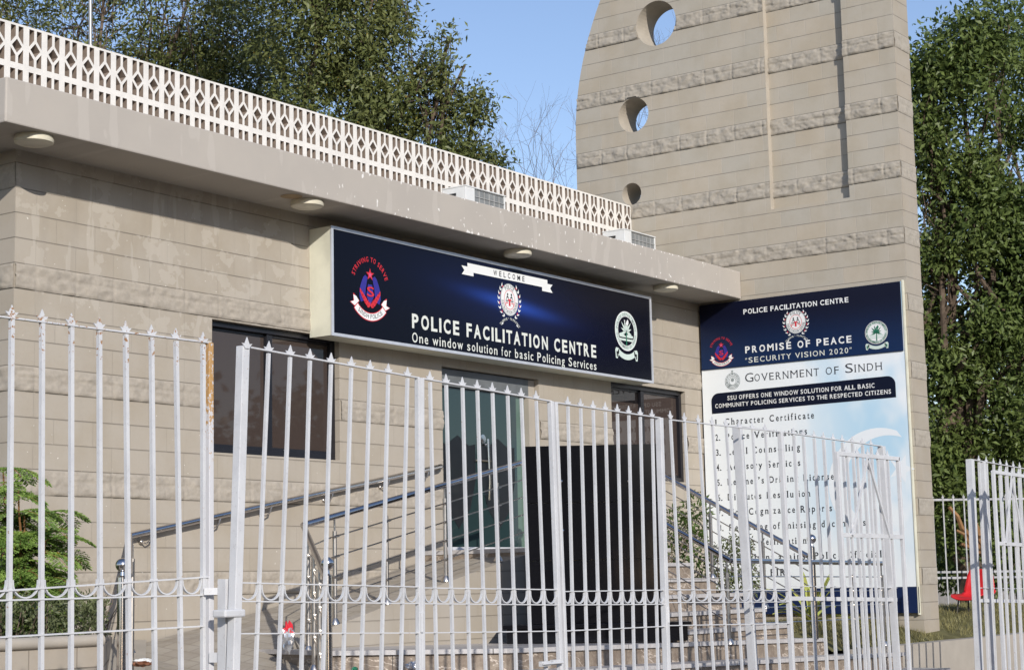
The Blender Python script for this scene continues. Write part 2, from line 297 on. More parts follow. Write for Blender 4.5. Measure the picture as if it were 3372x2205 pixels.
# ---------------------------------------------------------------- lettering
GC = {}
def glyph1(ch, bold):
    if (ch, bold) in GC: return GC[(ch, bold)]
    cu = bpy.data.curves.new('t', 'FONT'); cu.body = ch; cu.size = 1.0; cu.offset = bold; cu.resolution_u = 3
    ob = bpy.data.objects.new('t', cu); COL.objects.link(ob); dg = bpy.context.evaluated_depsgraph_get(); dg.update()
    me = bpy.data.meshes.new_from_object(ob.evaluated_get(dg)); V = [(v.co.x, v.co.y) for v in me.vertices]; Fc = [tuple(p.vertices) for p in me.polygons]
    bpy.data.objects.remove(ob); bpy.data.curves.remove(cu); bpy.data.meshes.remove(me); GC[(ch, bold)] = (V, Fc); return V, Fc
def wtab(t): return {c: w for part in t.split() for c, w in [(part[0], int(part[1:]))]}
SANS = wtab("A690 B690 C722 D722 E667 F611 G778 H722 I278 L580 M833 N722 O778 P667 R705 S667 T611 U722 V667 W944 Y667 Z611 J500 a556 b580 c530 d580 e556 f310 g580 h580 i250 l250 m850 n580 o590 p580 r360 s530 t310 u580 v530 w760 x530 y530 z500 0556 1556 2556 3556 4556 5556 6556 7556 8556 9556 .278 *389")
ROMAN = wtab("A722 B667 C667 D722 E611 F556 G722 H722 I333 L611 M889 N722 O722 P580 R667 S556 T611 U722 V722 W944 Y722 Z611 J400 a460 b510 c444 d510 e450 f333 g500 h510 i278 l278 m790 n510 o510 p510 r350 s400 t290 u510 v500 w722 x500 y500 z444 0500 1500 2500 3500 4500 5500 6500 7500 8500 9500 .250")
def glyphs(txt, bold=0.0, space=1.0, serif=False):     # each letter is set to the width its typeface gives it
    tab = ROMAN if serif else SANS; V = []; Fc = []; x = 0.0
    for ch in txt:
        if ch == ' ': x += 0.30 + 0.9 * (space - 1); continue
        v, f = glyph1(ch, bold); lo = min(p[0] for p in v); hi = max(p[0] for p in v)
        adv = tab.get(ch, 330 if ch in '\u201c\u201d\u2019' else 500) / 1000.0; sb = (0.035 if ch in 'AVTYWLvwy' else 0.075) * min(1, adv / 0.5); w = adv - 2 * sb
        if ch in 'Iil.1\u2019': w = min(w, (hi - lo) * 1.12)
        k = w / (hi - lo); o = x + (adv - w) / 2; n = len(V)
        V += [(o + (px_ - lo) * k, py_) for px_, py_ in v]; Fc += [tuple(n + q for q in t) for t in f]; x += adv + 0.06 * (space - 1) * 10
    return V, Fc
CAPH = max(y for x, y in glyphs('H')[0])
def serifs(V, Fc, cap=CAPH, stem=0.16, ext=0.055, th=0.030):
    cnt = {}
    for f in Fc:
        for a, b in zip(f, f[1:] + f[:1]): e = (min(a, b), max(a, b)); cnt[e] = cnt.get(e, 0) + 1
    bd = [e for e, c in cnt.items() if c == 1]; out = []
    for y, lo in ((0.03, 0.0), (cap - 0.03, cap - th)):
        xs = sorted(V[a][0] + (V[b][0] - V[a][0]) * (y - V[a][1]) / (V[b][1] - V[a][1]) for a, b in bd if (V[a][1] - y) * (V[b][1] - y) < 0)
        for x0, x1 in zip(xs[::2], xs[1::2]):
            if x1 - x0 < stem: out.append((x0 - ext, x1 + ext, lo, lo + th))
    return out
def text(mb, txt, fr, a0, a1, b0, h, lift, mi=0, bold=0.0, space=1.0, serif=False, arc=None, hfit=True):
    V, Fc = glyphs(txt, bold, space, serif)
    if serif:
        for x0, x1, y0, y1 in serifs(V, Fc): n = len(V); V = V + [(x0, y0), (x1, y0), (x1, y1), (x0, y1)]; Fc = Fc + [(n, n + 1, n + 2, n + 3)]
    x_lo = min(v[0] for v in V); x_hi = max(v[0] for v in V); sx = (a1 - a0) / (x_hi - x_lo); sy = h / CAPH
    n = len(mb.v)
    for x, y in V:
        a = a0 + (x - x_lo) * sx; b = y * sy
        if arc:      # (centre a, centre b, radius a, radius b, sign): bend along an ellipse; a0..a1 are angles, clockwise from the top
            ca, cb, ra, rb, sg = arc; th = a
            r1 = b if sg > 0 else -b
            mb.v.append(tuple(fr(ca + (ra + r1) * math.sin(th), cb + sg * (rb + r1) * math.cos(th), lift)))
        else: mb.v.append(tuple(fr(a, b0 + b, lift)))
    for f in Fc: mb.f.append(tuple(n + k for k in f)); mb.i.append(mi)
def ell(ca, cb, ra, rb, n=40, t0=0.0, t1=2 * math.pi): return [(ca + ra * math.cos(t0 + (t1 - t0) * k / n), cb + rb * math.sin(t0 + (t1 - t0) * k / n)) for k in range(n + (0 if abs(t1 - t0 - 2 * math.pi) < 1e-6 else 1))]
def ringp(mb, fr, ca, cb, r0, r1, lift, mi, n=48, t0=0.0, t1=2 * math.pi):   # r = (ra, rb)
    for k in range(n):
        p = []
        for t, r in ((k, r0), (k + 1, r0), (k + 1, r1), (k, r1)): an = t0 + (t1 - t0) * t / n; p.append(fr(ca + r[0] * math.cos(an), cb + r[1] * math.sin(an), lift))
        mb.quad(*p, mi)
def leafp(a, b, ang, l, w):
    c, s_ = math.cos(ang), math.sin(ang); return [(a + x * c - y * s_, b + x * s_ + y * c) for x, y in ((0, 0), (l * 0.4, w), (l, 0), (l * 0.4, -w))]
def star(a, b, r, rot=math.pi / 2, n=5, inner=0.40): return [(a + (r if k % 2 == 0 else r * inner) * math.cos(rot + math.pi * k / n), b + (r if k % 2 == 0 else r * inner) * math.sin(rot + math.pi * k / n)) for k in range(2 * n)]
EMB = [P_white, P_red, P_blue, P_black, P_green, P_mint, P_pink, P_grey, P_cream]
def arcband(a0, a1, ca, cb, r0, r1, n=16): return [(ca + r0 * math.sin(lerp(a0, a1, k / n)), cb - r0 * math.cos(lerp(a0, a1, k / n))) for k in range(n + 1)] + [(ca + r1 * math.sin(lerp(a1, a0, k / n)), cb - r1 * math.cos(lerp(a1, a0, k / n))) for k in range(n + 1)]
def crest(fr, c, k, h0, parent):
    mb = MB(); f = lambda a, b, h: fr(c[0] + a * k, c[1] + b * k, h); L = lambda n: h0 + 0.0012 * n
    text(mb, 'STRIVING TO SERVE', f, -1.22, 1.22, 0, 0.046, L(1), 1, 0.012, 1.1, True, arc=(0.0, 0.04, 0.238, 0.238, 1))
    for sg in (-1, 1):
        mb.poly([f(sg * a, b, L(1)) for a, b in ((0.035, 0.125), (0.07, 0.145), (0.10, 0.12), (0.13, 0.06), (0.152, 0.0), (0.155, -0.07), (0.135, -0.12), (0.085, -0.10), (0.07, -0.04), (0.06, 0.03))], 2)
        for j in range(9):
            t = j / 8; a = lerp(0.02, 0.128, t ** 0.8); b = lerp(-0.165, -0.045, t)
            mb.poly([f(sg * x, y, L(2 + j % 2)) for x, y in leafp(a, b, math.radians(100 - 30 * t), 0.062, 0.016)], 1)
            mb.poly([f(sg * x, y, L(3 + j % 2)) for x, y in leafp(a, b, math.radians(45 + 25 * t), 0.055, 0.015)], 1)
    mb.poly([f(a, b, L(1)) for a, b in ((-0.03, 0.06), (0.03, 0.06), (0.055, -0.05), (0.0, -0.14), (-0.055, -0.05))], 2)
    mb.poly([f(a, b, L(2)) for a, b in star(0, 0.155, 0.062)], 1); mb.poly([f(a, b, L(3)) for a, b in star(0, 0.152, 0.030)], 6)
    text(mb, 'S', f, -0.052, 0.052, -0.055, 0.090, L(6), 1, 0.01)
    for lay, g, m in ((1, 0.008, 1), (2, 0.0, 0)):
        mb.poly([f(a, b, L(lay)) for a, b in arcband(-0.82 - g * 2, 0.82 + g * 2, 0, 0.03, 0.25 - g, 0.315 + g)], m)
        for sg in (-1, 1): mb.poly([f(sg * a, b, L(lay)) for a, b in ((0.165 - g, -0.115), (0.225, -0.165 - g), (0.285 + g, -0.135), (0.235 + g, -0.120), (0.245, -0.062 + 2 * g), (0.20, -0.075))], m)
    text(mb, 'SINDH POLICE', f, -0.66, 0.66, 0, 0.042, L(3), 3, 0.0, 1.0, True, arc=(0.0, 0.03, 0.298, 0.298, -1))
    return mb.build('crest_emblem', EMB, parent)
def seal(fr, c, k, h0, parent):
    mb = MB(); f = lambda a, b, h: fr(c[0] + a * k, c[1] + b * k, h); L = lambda n: h0 + 0.0012 * n
    mb.poly([f(a, b, L(1)) for a, b in ell(0, 0, 0.160, 0.170)], 0); ringp(mb, f, 0, 0, (0.156, 0.166), (0.151, 0.161), L(2), 7)
    ringp(mb, f, 0, 0, (0.098, 0.105), (0.092, 0.099), L(2), 1)
    text(mb, 'POLICE', f, -0.66, 0.66, 0, 0.040, L(2), 3, 0.01, 1.1, True, arc=(0, 0, 0.108, 0.115, 1))
    text(mb, 'FACILITATION CENTRE', f, -1.45, 1.45, 0, 0.034, L(2), 3, 0.008, 1.0, True, arc=(0, 0, 0.144, 0.152, -1))
    for sg in (-1, 1):
        mb.poly([f(a, b, L(3)) for a, b in ell(sg * 0.034, 0.055, 0.012, 0.013, 12)], 3)
        mb.poly([f(sg * a, b, L(2)) for a, b in ((0.030, 0.040), (0.046, 0.036), (0.072, -0.020), (0.020, -0.020), (0.024, -0.010), (0.060, -0.010), (0.044, 0.022), (0.010, 0.010), (0.012, 0.018))], 3)
        mb.poly([f(sg * a, b, L(3)) for a, b in ((0.072, -0.030), (0.072, -0.065), (0.064, -0.065), (0.064, -0.040), (0.030, -0.040), (0.030, -0.030))], 1)
        for j in range(8):
            an = math.radians(-62 + 15 * j); a, b = 0.187 * math.cos(an), 0.195 * math.sin(an) - 0.01
            mb.poly([f(sg * x, y, L(1)) for x, y in leafp(a, b, an + math.radians(62), 0.052, 0.010)], 0); mb.poly([f(sg * x, y, L(2)) for x, y in leafp(a, b, an + math.radians(112), 0.042, 0.008)], 1 if j % 2 else 0)
        mb.poly([f(sg * a, b, L(1)) for a, b in ((0.13, -0.245), (0.155, -0.285), (0.115, -0.262))], 0)
    mb.poly([f(a, b, L(3)) for a, b in ((-0.032, 0.006), (0.032, 0.006), (0.032, -0.008), (0.014, -0.012), (0.014, -0.066), (-0.014, -0.066), (-0.014, -0.012), (-0.032, -0.008))], 1)
    text(mb, 'TO SERVE  *  TO PROTECT', f, -0.82, 0.82, 0, 0.024, L(1), 8, 0.015, 1.0, False, arc=(0, -0.44, 0.225, 0.225, 1))
    return mb.build('round_emblem', EMB, parent)
def palmseal(fr, c, k, h0, parent, filled):
    mb = MB(); f = lambda a, b, h: fr(c[0] + a * k, c[1] + b * k, h); L = lambda n: h0 + 0.0012 * n; pm = 4 if filled else 5
    if filled: mb.poly([f(a, b, L(1)) for a, b in ell(0, 0, 0.238, 0.228)], 0); ringp(mb, f, 0, 0, (0.232, 0.222), (0.222, 0.212), L(2), 4)
    ringp(mb, f, 0, 0, (0.240, 0.230), (0.178, 0.172), L(2), 5)
    ringp(mb, f, 0, 0, (0.183, 0.177), (0.175, 0.169), L(3), 0); ringp(mb, f, 0, 0, (0.240, 0.230), (0.230, 0.220), L(3), 0)
    text(mb, 'POLICE DEPARTMENT', f, -1.5, 1.5, 0, 0.036, L(4), 7 if not filled else 4, 0.01, 1.05, True, arc=(0, 0, 0.182, 0.175, 1))
    text(mb, 'GOVERNMENT OF SINDH', f, -1.4, 1.4, 0, 0.034, L(4), 7 if not filled else 4, 0.01, 1.0, True, arc=(0, 0, 0.216, 0.208, -1))
    mb.poly([f(a, b, L(3)) for a, b in ((-0.010, -0.17), (0.012, -0.17), (0.012, 0.0), (-0.004, 0.02))], 4)
    for an in (20, 48, 75, 105, 132, 160, -12, 192): mb.poly([f(x, y, L(3)) for x, y in leafp(0, -0.01, math.radians(an), 0.155 if 30 < an < 150 else 0.12, 0.017)], pm)
    mb.poly([f(a, b, L(4)) for a, b in ell(0.02, 0.105, 0.034, 0.036, 14, math.radians(-150), math.radians(70))], 0 if not filled else 4); mb.poly([f(a, b, L(4)) for a, b in star(-0.03, 0.115, 0.018)], 0 if not filled else 4)
    mb.poly([f(a, b, L(2)) for a, b in ((-0.155, -0.04), (-0.09, -0.02), (-0.02, -0.06), (0.06, -0.03), (0.15, -0.05), (0.14, -0.075), (-0.14, -0.075))], 5)
    mb.poly([f(a, b, L(2)) for a, b in ((-0.15, -0.09), (0.15, -0.09), (0.125, -0.115), (-0.125, -0.115))], 5)
    mb.poly([f(a, b, L(2)) for a, b in arcband(-0.62, 0.62, 0, 0.02, 0.29, 0.355)], 5)
    for sg in (-1, 1):
        mb.poly([f(sg * a, b, L(2)) for a, b in ((0.16, -0.215), (0.225, -0.205), (0.245, -0.235), (0.235, -0.33), (0.20, -0.335), (0.165, -0.265))], 5); mb.poly([f(sg * a, b, L(3)) for a, b in ((0.190, -0.255), (0.222, -0.25), (0.216, -0.315), (0.196, -0.315))], 3 if not filled else 4)
    return mb.build('palm_emblem', EMB, parent)
# ================================================================ the setting
GZ = -1.62
struct(MB().box(-400, 400, -400, 600, GZ - 0.3, GZ).build('ground', M_ground))
XL = -10.7403
# ---------------------------------------------------------------- the office building
bld = thing('office_building', 'single-storey beige block police office with a deep roof slab and white parapet', 'building', (-5.4, 0, GZ))
def vnoise(u, v, seed, cell):
    r = np.random.default_rng(seed); n = 600; g = r.random((n, 60)); a = np.asarray(u) / cell; b = np.asarray(v) / cell
    i = np.floor(a).astype(int) % (n - 1); j = np.floor(b).astype(int) % 58; fa = a - np.floor(a); fb = b - np.floor(b)
    return (g[i, j] * (1 - fa) + g[i + 1, j] * fa) * (1 - fb) + (g[i, j + 1] * (1 - fa) + g[i + 1, j + 1] * fa) * fb
def rough_strip(name, u0, u1, z0, z1, fr, amp, mat, parent, seed, off, skip=None, du=0.016):
    nu = max(2, int((u1 - u0) / du)); nv = 14; uu = np.linspace(u0, u1, nu + 1); vv = np.linspace(z0 + 0.004, z1 - 0.004, nv + 1)
    A, B = np.meshgrid(uu, vv); q1 = vnoise(A * 0.62 + B * 0.5 + 50, B - A * 0.12 + 50, seed, 0.052); q2 = vnoise(A * 0.9 - B * 0.4 + 50, B * 1.2 + 50, seed + 1, 0.030); t1 = np.floor(q1 * 3.6) / 3.6; h = 0.62 * t1 + 0.12 * q1 + 0.26 * q2
    rowsplit = np.abs((B - z0) - 0.112) < 0.009
    blk = np.minimum(((A - off) % 0.4), 0.4 - ((A - off) % 0.4)); h = (0.15 + h) * np.clip(blk / 0.010, 0.5, 1) * np.clip(np.minimum(B - z0, z1 - B) / 0.012, 0.45, 1)
    h = np.where(rowsplit & (vnoise(A + 50, 0 * B + 50, seed + 2, 0.11) > 0.45), h * 0.5, h) * amp
    V = np.array([fr(a, b, c) for a, b, c in zip(A.ravel(), B.ravel(), h.ravel())])
    Fq = [(r * (nu + 1) + c, r * (nu + 1) + c + 1, (r + 1) * (nu + 1) + c + 1, (r + 1) * (nu + 1) + c) for r in range(nv) for c in range(nu) if not (skip and skip((uu[c] + uu[c + 1]) / 2, (vv[r] + vv[r + 1]) / 2))]
    return V, Fq
def join(parts):
    V = []; Fq = []; n = 0
    for v, f in parts: V.append(v); Fq += [tuple(n + k for k in q) for q in f]; n += len(v)
    return np.vstack(V), Fq
WIN_L = (-8.601, -6.925, 1.170, 2.3325); DOOR = (-5.347, -3.62, 0.34, 2.20); WIN_R = (-2.146, -0.440, 1.176, 2.300)
wb = MB(); T = 0.28; ZB, ZT = GZ, 3.4485
xs = [XL, WIN_L[0], WIN_L[1], DOOR[0], DOOR[1], WIN_R[0], WIN_R[1], 0.0]
for k in range(7):
    o = {1: WIN_L, 3: DOOR, 5: WIN_R}.get(k)
    if o is None: wb.box(xs[k], xs[k + 1], 0, T, ZB, ZT)
    else: wb.box(xs[k], xs[k + 1], 0, T, ZB, o[2]); wb.box(xs[k], xs[k + 1], 0, T, o[3], ZT)
wb.box(XL, XL + T, T, 7.0, ZB, ZT, 1)
for k in range(len(wb.f)):      # the left return is faced along y
    pts = [wb.v[i] for i in wb.f[k]]
    if all(abs(p[0] - XL) < 1e-6 for p in pts): wb.i[k] = 1
wb.build('wall', [M_wall, M_wally], bld)
parts = []; parts2 = []
for n, zt in enumerate((99, 2.546, 1.746, 0.946, 0.146, -0.654)):
    sk = lambda u, v: any(o[0] - 0.005 < u < o[1] + 0.005 and o[2] - 0.004 < v < o[3] + 0.004 for o in (WIN_L, DOOR, WIN_R))
    if zt == 99:
        parts2.append(rough_strip('r', 0.004, 2.6, 3.146, 3.346, lambda a, b, h: (XL - h, a, b), 0.030, None, None, 61, 0.0, None, 0.025)); continue
    parts.append(rough_strip('r', XL, -0.002, zt - 0.2, zt, lambda a, b, h: (a, -h, b), 0.028, None, None, 31 + n, -10.53, sk))
    parts2.append(rough_strip('r', 0.004, 2.6, zt - 0.2, zt, lambda a, b, h: (XL - h, a, b), 0.030, None, None, 61 + n, 0.0, None, 0.025))
V, Fq = join(parts); meshobj('split_face_course', V, Fq, M_wallr, bld)
V, Fq = join(parts2); meshobj('split_face_course', V, Fq, M_wallr, bld)
# ---- roof slab
sl = MB().box(-11.33, -0.004, -0.605, 8.0, 3.4485, 3.7945).build('roof_slab', M_fascia, bld, bevel=0.012)
# ---- parapet of pierced blocks
def pierced_unit():
    bm = bmesh.new(); outer = [(-0.1, -0.42), (0.1, -0.42), (0.1, 0.198), (-0.1, 0.198)]
    a, b = 0.0145, 0.068
    holes = [[(-b, 0.178), (-a, 0.178), (-a, 0.086), (-b, 0.022)], [(a, 0.178), (b, 0.178), (b, 0.022), (a, 0.086)],
             [(0, 0.062), (0.054, 0), (0, -0.062), (-0.054, 0)], [(-b, -0.022), (-a, -0.086), (-a, -0.150), (-b, -0.150)], [(b, -0.022), (b, -0.150), (a, -0.150), (a, -0.086)],
             [(-b, -0.205), (-a, -0.205), (-a, -0.335), (-b, -0.335)], [(a, -0.205), (b, -0.205), (b, -0.335), (a, -0.335)]]
    es = []
    for loop in [outer] + holes:
        vs = [bm.verts.new((x, 0, z)) for x, z in loop]; es += [bm.edges.new((vs[k], vs[(k + 1) % len(vs)])) for k in range(len(vs))]
    bmesh.ops.triangle_fill(bm, edges=es, use_beauty=True, use_dissolve=False)
    V = [tuple(v.co) for v in bm.verts]; Fc = []
    for f in bm.faces:
        i = [v.index for v in f.verts]
        Fc.append(i)
    bm.verts.index_update(); Fc = [[v.index for v in f.verts] for f in bm.faces]
    bm.free(); return V, Fc, [outer] + holes
V, Fc, loops = pierced_unit(); mb = MB(); PY, PZ, DP = 0.97, 4.657, 0.11
nU = 56
for k in range(nU):
    cx = -0.103 - 0.1975 * k; n = len(mb.v)
    mb.v += [(cx + x * 0.9875, PY, PZ + z) for x, y, z in V]
    for f in Fc: mb.f.append(tuple(n + i for i in f)); mb.i.append(0)
    for L in loops[1:]:
        for j in range(len(L)):
            p, q = L[j], L[(j + 1) % len(L)]; mb.quad((cx + p[0] * .9875, PY, PZ + p[1]), (cx + q[0] * .9875, PY, PZ + q[1]), (cx + q[0] * .9875, PY + DP, PZ + q[1]), (cx + p[0] * .9875, PY + DP, PZ + p[1]), 1)
xa, xb = -0.103 - 0.1975 * (nU - 1) - 0.0985, -0.0045
mb.quad((xa, PY, PZ + .198), (xb, PY, PZ + .198), (xb, PY + DP, PZ + .198), (xa, PY + DP, PZ + .198)); mb.quad((xa, PY, PZ - .42), (xa, PY, PZ + .198), (xa, PY + DP, PZ + .198), (xa, PY + DP, PZ - .42)); mb.quad((xb, PY, PZ - .42), (xb, PY + DP, PZ - .42), (xb, PY + DP, PZ + .198), (xb, PY, PZ + .198))
n = len(mb.v); 
for k in range(nU):     # back face
    cx = -0.103 - 0.1975 * k; n = len(mb.v); mb.v += [(cx + x * 0.9875, PY + DP, PZ + z) for x, y, z in V]
    for f in Fc: mb.f.append(tuple(n + i for i in reversed(f))); mb.i.append(0)
mb.box(xa, xb, PY, PY + DP, 3.7945, PZ - 0.422)
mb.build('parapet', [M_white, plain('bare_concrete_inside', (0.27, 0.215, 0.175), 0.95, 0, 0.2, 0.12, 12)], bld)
# ---- windows
def sliding_window(o, mull, label=None):
    x0, x1, z0, z1 = o; y = 0.055; w = MB(); e = 0.002
    w.box(x0 + e, x1 - e, y, y + 0.09, z0 + e, z0 + 0.055); w.box(x0 + e, x1 - e, y, y + 0.09, z1 - 0.05, z1 - e); w.box(x0 + e, x0 + 0.045, y, y + 0.09, z0 + 0.055, z1 - 0.05); w.box(x1 - 0.06, x1 - e, y, y + 0.09, z0 + 0.055, z1 - 0.05)
    w.box(mull - 0.035, mull + 0.035, y + 0.018, y + 0.07, z0 + 0.055, z1 - 0.05)
    r = w.build('window', M_frame, bld, bevel=0.003)
    for a, b, yy in ((x0 + 0.045, mull - 0.035, y + 0.06), (mull + 0.035, x1 - 0.06, y + 0.045)):
        MB().box(a, b, yy, yy + 0.008, z0 + 0.055, z1 - 0.05).build('pane', M_glass, r)
        s = MB(); s.box(a, b, yy - 0.014, yy - 0.002, z0 + 0.056, z0 + 0.085); s.box(a, b, yy - 0.014, yy - 0.002, z1 - 0.075, z1 - 0.051); s.build('sash', M_frame, r)
    return r
sliding_window(WIN_L, -7.80); sliding_window(WIN_R, -1.335)
# ---- door
x0, x1, z0, z1 = DOOR; y = 0.10
dr = MB().box(x0 + 0.004, x1 - 0.12, y - 0.045, y + 0.03, z1 - 0.19, z1 - 0.012).build('door', M_header, bld, bevel=0.004)
MB().box(x1 - 0.115, x1 - 0.004, 0.06, 0.20, z0, z1 - 0.012).build('door_jamb', M_plaster, dr)
xm = -4.62
for a, b in ((x0 + 0.03, xm - 0.006), (xm + 0.006, x1 - 0.30)):
    lf = MB().box(a, b, y, y + 0.012, z0 + 0.03, z1 - 0.195).build('door_leaf', M_dglass, dr)
    c = (a + b) / 2; fr = lambda p, q, h, c=c: (c + p, y - h, 1.02 + q)
    sh = MB(); sh.prism([(-0.30, 0.42), (-0.19, 0.40), (0, 0.50), (0.19, 0.40), (0.30, 0.42), (0.30, 0.05), (0.20, -0.25), (0, -0.46), (-0.20, -0.25), (-0.30, 0.05)], fr, 0.001, 0.003); sh.build('shield_decal', M_shield, lf)
MB().box(x1 - 0.29, x1 - 0.12, y + 0.02, y + 0.032, z0 + 0.03, z1 - 0.195).build('side_pane', glass_mat('pale_green_side_glass', (0.10, 0.16, 0.125), 0.6, 0.1), dr)
hd = MB(); hx = xm + 0.02
hd.tube([(hx + 0.07, y - 0.07, 0.86), (hx + 0.07, y - 0.085, 1.05), (hx + 0.07, y - 0.07, 1.50)], 0.014, 8); hd.tube([(hx + 0.07, y - 0.07, 0.92), (hx + 0.07, y, 0.92)], 0.01, 8); hd.tube([(hx + 0.07, y - 0.07, 1.44), (hx + 0.07, y, 1.44)], 0.01, 8); hd.tube([(hx - 0.10, y - 0.02, 1.27), (hx + 0.17, y - 0.02, 1.27)], 0.012, 8); hd.lathe([(0, 0.05), (0.012, 0.05), (0.014, 0.0)], (hx + 0.04, y - 0.012, 1.50), 16, (0, -1, 0)); hd.build('door_handle', M_steel, dr, smooth=True)
MB().box(x0 + 0.002, x1 - 0.004, -0.06, 0.27, z0 - 0.035, z0 + 0.028).build('threshold', M_marble, dr)
# dark rooms behind the glass
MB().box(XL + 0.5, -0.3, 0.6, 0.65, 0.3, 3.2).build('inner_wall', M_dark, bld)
# ---------------------------------------------------------------- ceiling lights under the slab
for k, (u, v) in enumerate([(79, 335), (714, 474), (1203, 586), (1547, 677)]):
    c = ony(u * 1.41681, v * 1.41681, -0.42); c.z = 3.4485
    r = thing('ceiling_light', ['round cream ceiling light under the roof slab, nearest the left corner of the building', 'round cream ceiling light with a rusty mark beside it, left of the main sign', 'round cream ceiling light half lit just above the WELCOME banner of the main sign', 'round cream ceiling light under the slab closest to the tower wall'][k], 'ceiling light', c, 'ceiling lights under the roof slab')
    MB().lathe([(0, 0.0), (0, 0.142), (-0.030, 0.150), (-0.052, 0.147), (-0.058, 0.135)], c, 36).build('housing', M_lamp, r, smooth=True)
    MB().lathe([(-0.0575, 0.134), (-0.064, 0.115), (-0.068, 0.0)], c, 36).build('diffuser', plain('lamp_diffuser', (0.66, 0.61, 0.50), 0.4), r, smooth=True)
    if k == 1: MB().lathe([(0, 0.0), (-0.003, 0.10), (-0.003, 0.0)], c - Vector((0.24, 0.03, 0.0)), 18).build('rusty_mark', plain('rust_mark', (0.34, 0.25, 0.15), 0.9), r)
# ---------------------------------------------------------------- outdoor AC units on the roof slab
def ac_unit(x0, zt, label):
    r = thing('air_conditioner', label, 'air conditioner', (x0 + 0.36, 0.45, 3.7945), 'air conditioners on the roof slab'); x1 = x0 + 0.735; y0, y1, zb = 0.30, 0.62, 3.83
    m = MB(); m.box(x0, x1, y0 + 0.022, y1, zb, zt - 0.014); m.box(x0 - 0.006, x1 + 0.006, y0 - 0.006, y1 + 0.006, zt - 0.014, zt)
    m.box(x0, x0 + 0.165, y0, y0 + 0.022, zb, zt - 0.014); m.box(x1 - 0.02, x1, y0, y0 + 0.022, zb, zt - 0.014)
    m.build('casing', M_ac, r, bevel=0.004)
    g = MB().box(x0 + 0.166, x1 - 0.021, y0 + 0.012, y0 + 0.0215, zb + 0.01, zt - 0.03).build('coil', M_grille, r)
    w = MB(); n = 6
    for k in range(1, n): xx = x0 + 0.166 + (0.548) * k / n; w.box(xx - 0.003, xx + 0.003, y0 + 0.004, y0 + 0.0115, zb + 0.01, zt - 0.03)
    for k in range(5): zz = zb + 0.06 + 0.095 * k; w.box(x0 + 0.166, x1 - 0.021, y0 + 0.0005, y0 + 0.0035, zz - 0.003, zz + 0.003)
    w.build('grille', plain('ac_wire', (0.38, 0.38, 0.37), 0.5), r)
    h = MB(); h.box(x0 - 0.004, x0 - 0.0005, y0 + 0.13, y0 + 0.25, zt - 0.105, zt - 0.075); h.lathe([(0, 0.115), (0.004, 0.115)], (x0 - 0.004, y0 + 0.15, zt - 0.30), 24, (1, 0, 0)); h.poly([(x0 - 0.004, y0 + 0.15 + a, zt - 0.30 + b) for a, b in ell(0, 0, 0.115, 0.115, 24)]); h.build('side_vent', M_dark, r)
    f = MB(); f.box(x0 + 0.05, x0 + 0.11, y0 + 0.03, y1, 3.7945, zb); f.box(x1 - 0.11, x1 - 0.05, y0 + 0.03, y1, 3.7945, zb); f.build('foot', M_dark, r)
ac_unit(-4.491, 4.276, 'white outdoor AC unit on the roof slab before the middle of the parapet'); ac_unit(-1.264, 4.280, 'white outdoor AC unit on the roof slab nearest the tower wall')
# ---------------------------------------------------------------- the tower wall
tow = thing('tower_wall', 'tall tan block fin wall with a curved back edge and three round holes', 'wall', (0.22, -0.5, GZ))
TT, YF = 0.44, -2.8028; HOLES = [(0.503, 7.24, 0.302), (0.892, 6.068, 0.232), (0.956, 5.015, 0.147)]; SL = (-2.129, -1.065, 4.525); TOP = 9.7
def yout(z): return 1.809 - (max(z - 5.9, 0) ** 2) / 7.48
outer = [(YF, GZ - 0.2)] + [(1.809, GZ - 0.2)] + [(yout(z), z) for z in np.linspace(5.9, TOP, 26)] + [(YF, TOP)]
circ = lambda c: [(c[0] + c[2] * math.cos(2 * math.pi * k / 40), c[1] + c[2] * math.sin(2 * math.pi * k / 40)) for k in range(40)]
slot = [(SL[0], SL[2]), (SL[1], SL[2]), (SL[1], TOP - 0.3), (SL[0], TOP - 0.3)]
def fill(loops, x, flip, mb):
    bm = bmesh.new(); es = []
    for L in loops:
        vs = [bm.verts.new((x, a, b)) for a, b in L]; es += [bm.edges.new((vs[k], vs[(k + 1) % len(vs)])) for k in range(len(vs))]
    bmesh.ops.triangle_fill(bm, edges=es, use_beauty=True, use_dissolve=False); bm.verts.index_update(); n = len(mb.v); mb.v += [tuple(v.co) for v in bm.verts]
    for f in bm.faces: mb.f.append(tuple(n + v.index for v in f.verts)); mb.i.append(0)
    bm.free()
mb = MB(); fill([outer, slot] + [circ(c) for c in HOLES], 0.0, False, mb); fill([outer] + [circ(c) for c in HOLES], TT, True, mb)
for k in range(len(outer)):
    p, q = outer[k], outer[(k + 1) % len(outer)]; mi = 1 if (abs(p[0] - YF) < 1e-6 and abs(q[0] - YF) < 1e-6) else 2
    mb.quad((0, p[0], p[1]), (TT, p[0], p[1]), (TT, q[0], q[1]), (0, q[0], q[1]), mi)
for c in HOLES:
    L = circ(c)
    for k in range(40): p, q = L[k], L[(k + 1) % 40]; mb.quad((0, *p), (0, *q), (TT, *q), (TT, *p), 2)
for k in range(4): p, q = slot[k], slot[(k + 1) % 4]; mb.quad((0, *p), (0, *q), (0.088, *q), (0.088, *p), 2)
mb.quad(*[(0.088, *p) for p in slot], 0)
ob = mb.build('wall_body', [M_tow, M_towx, plain('tower_render', (0.42, 0.375, 0.31), 0.9, 0, 0.2, 0.06, 6)], tow)
bm = bmesh.new(); bm.from_mesh(ob.data); bmesh.ops.recalc_face_normals(bm, faces=bm.faces); bm.to_mesh(ob.data); bm.free()
parts = []; endp = []
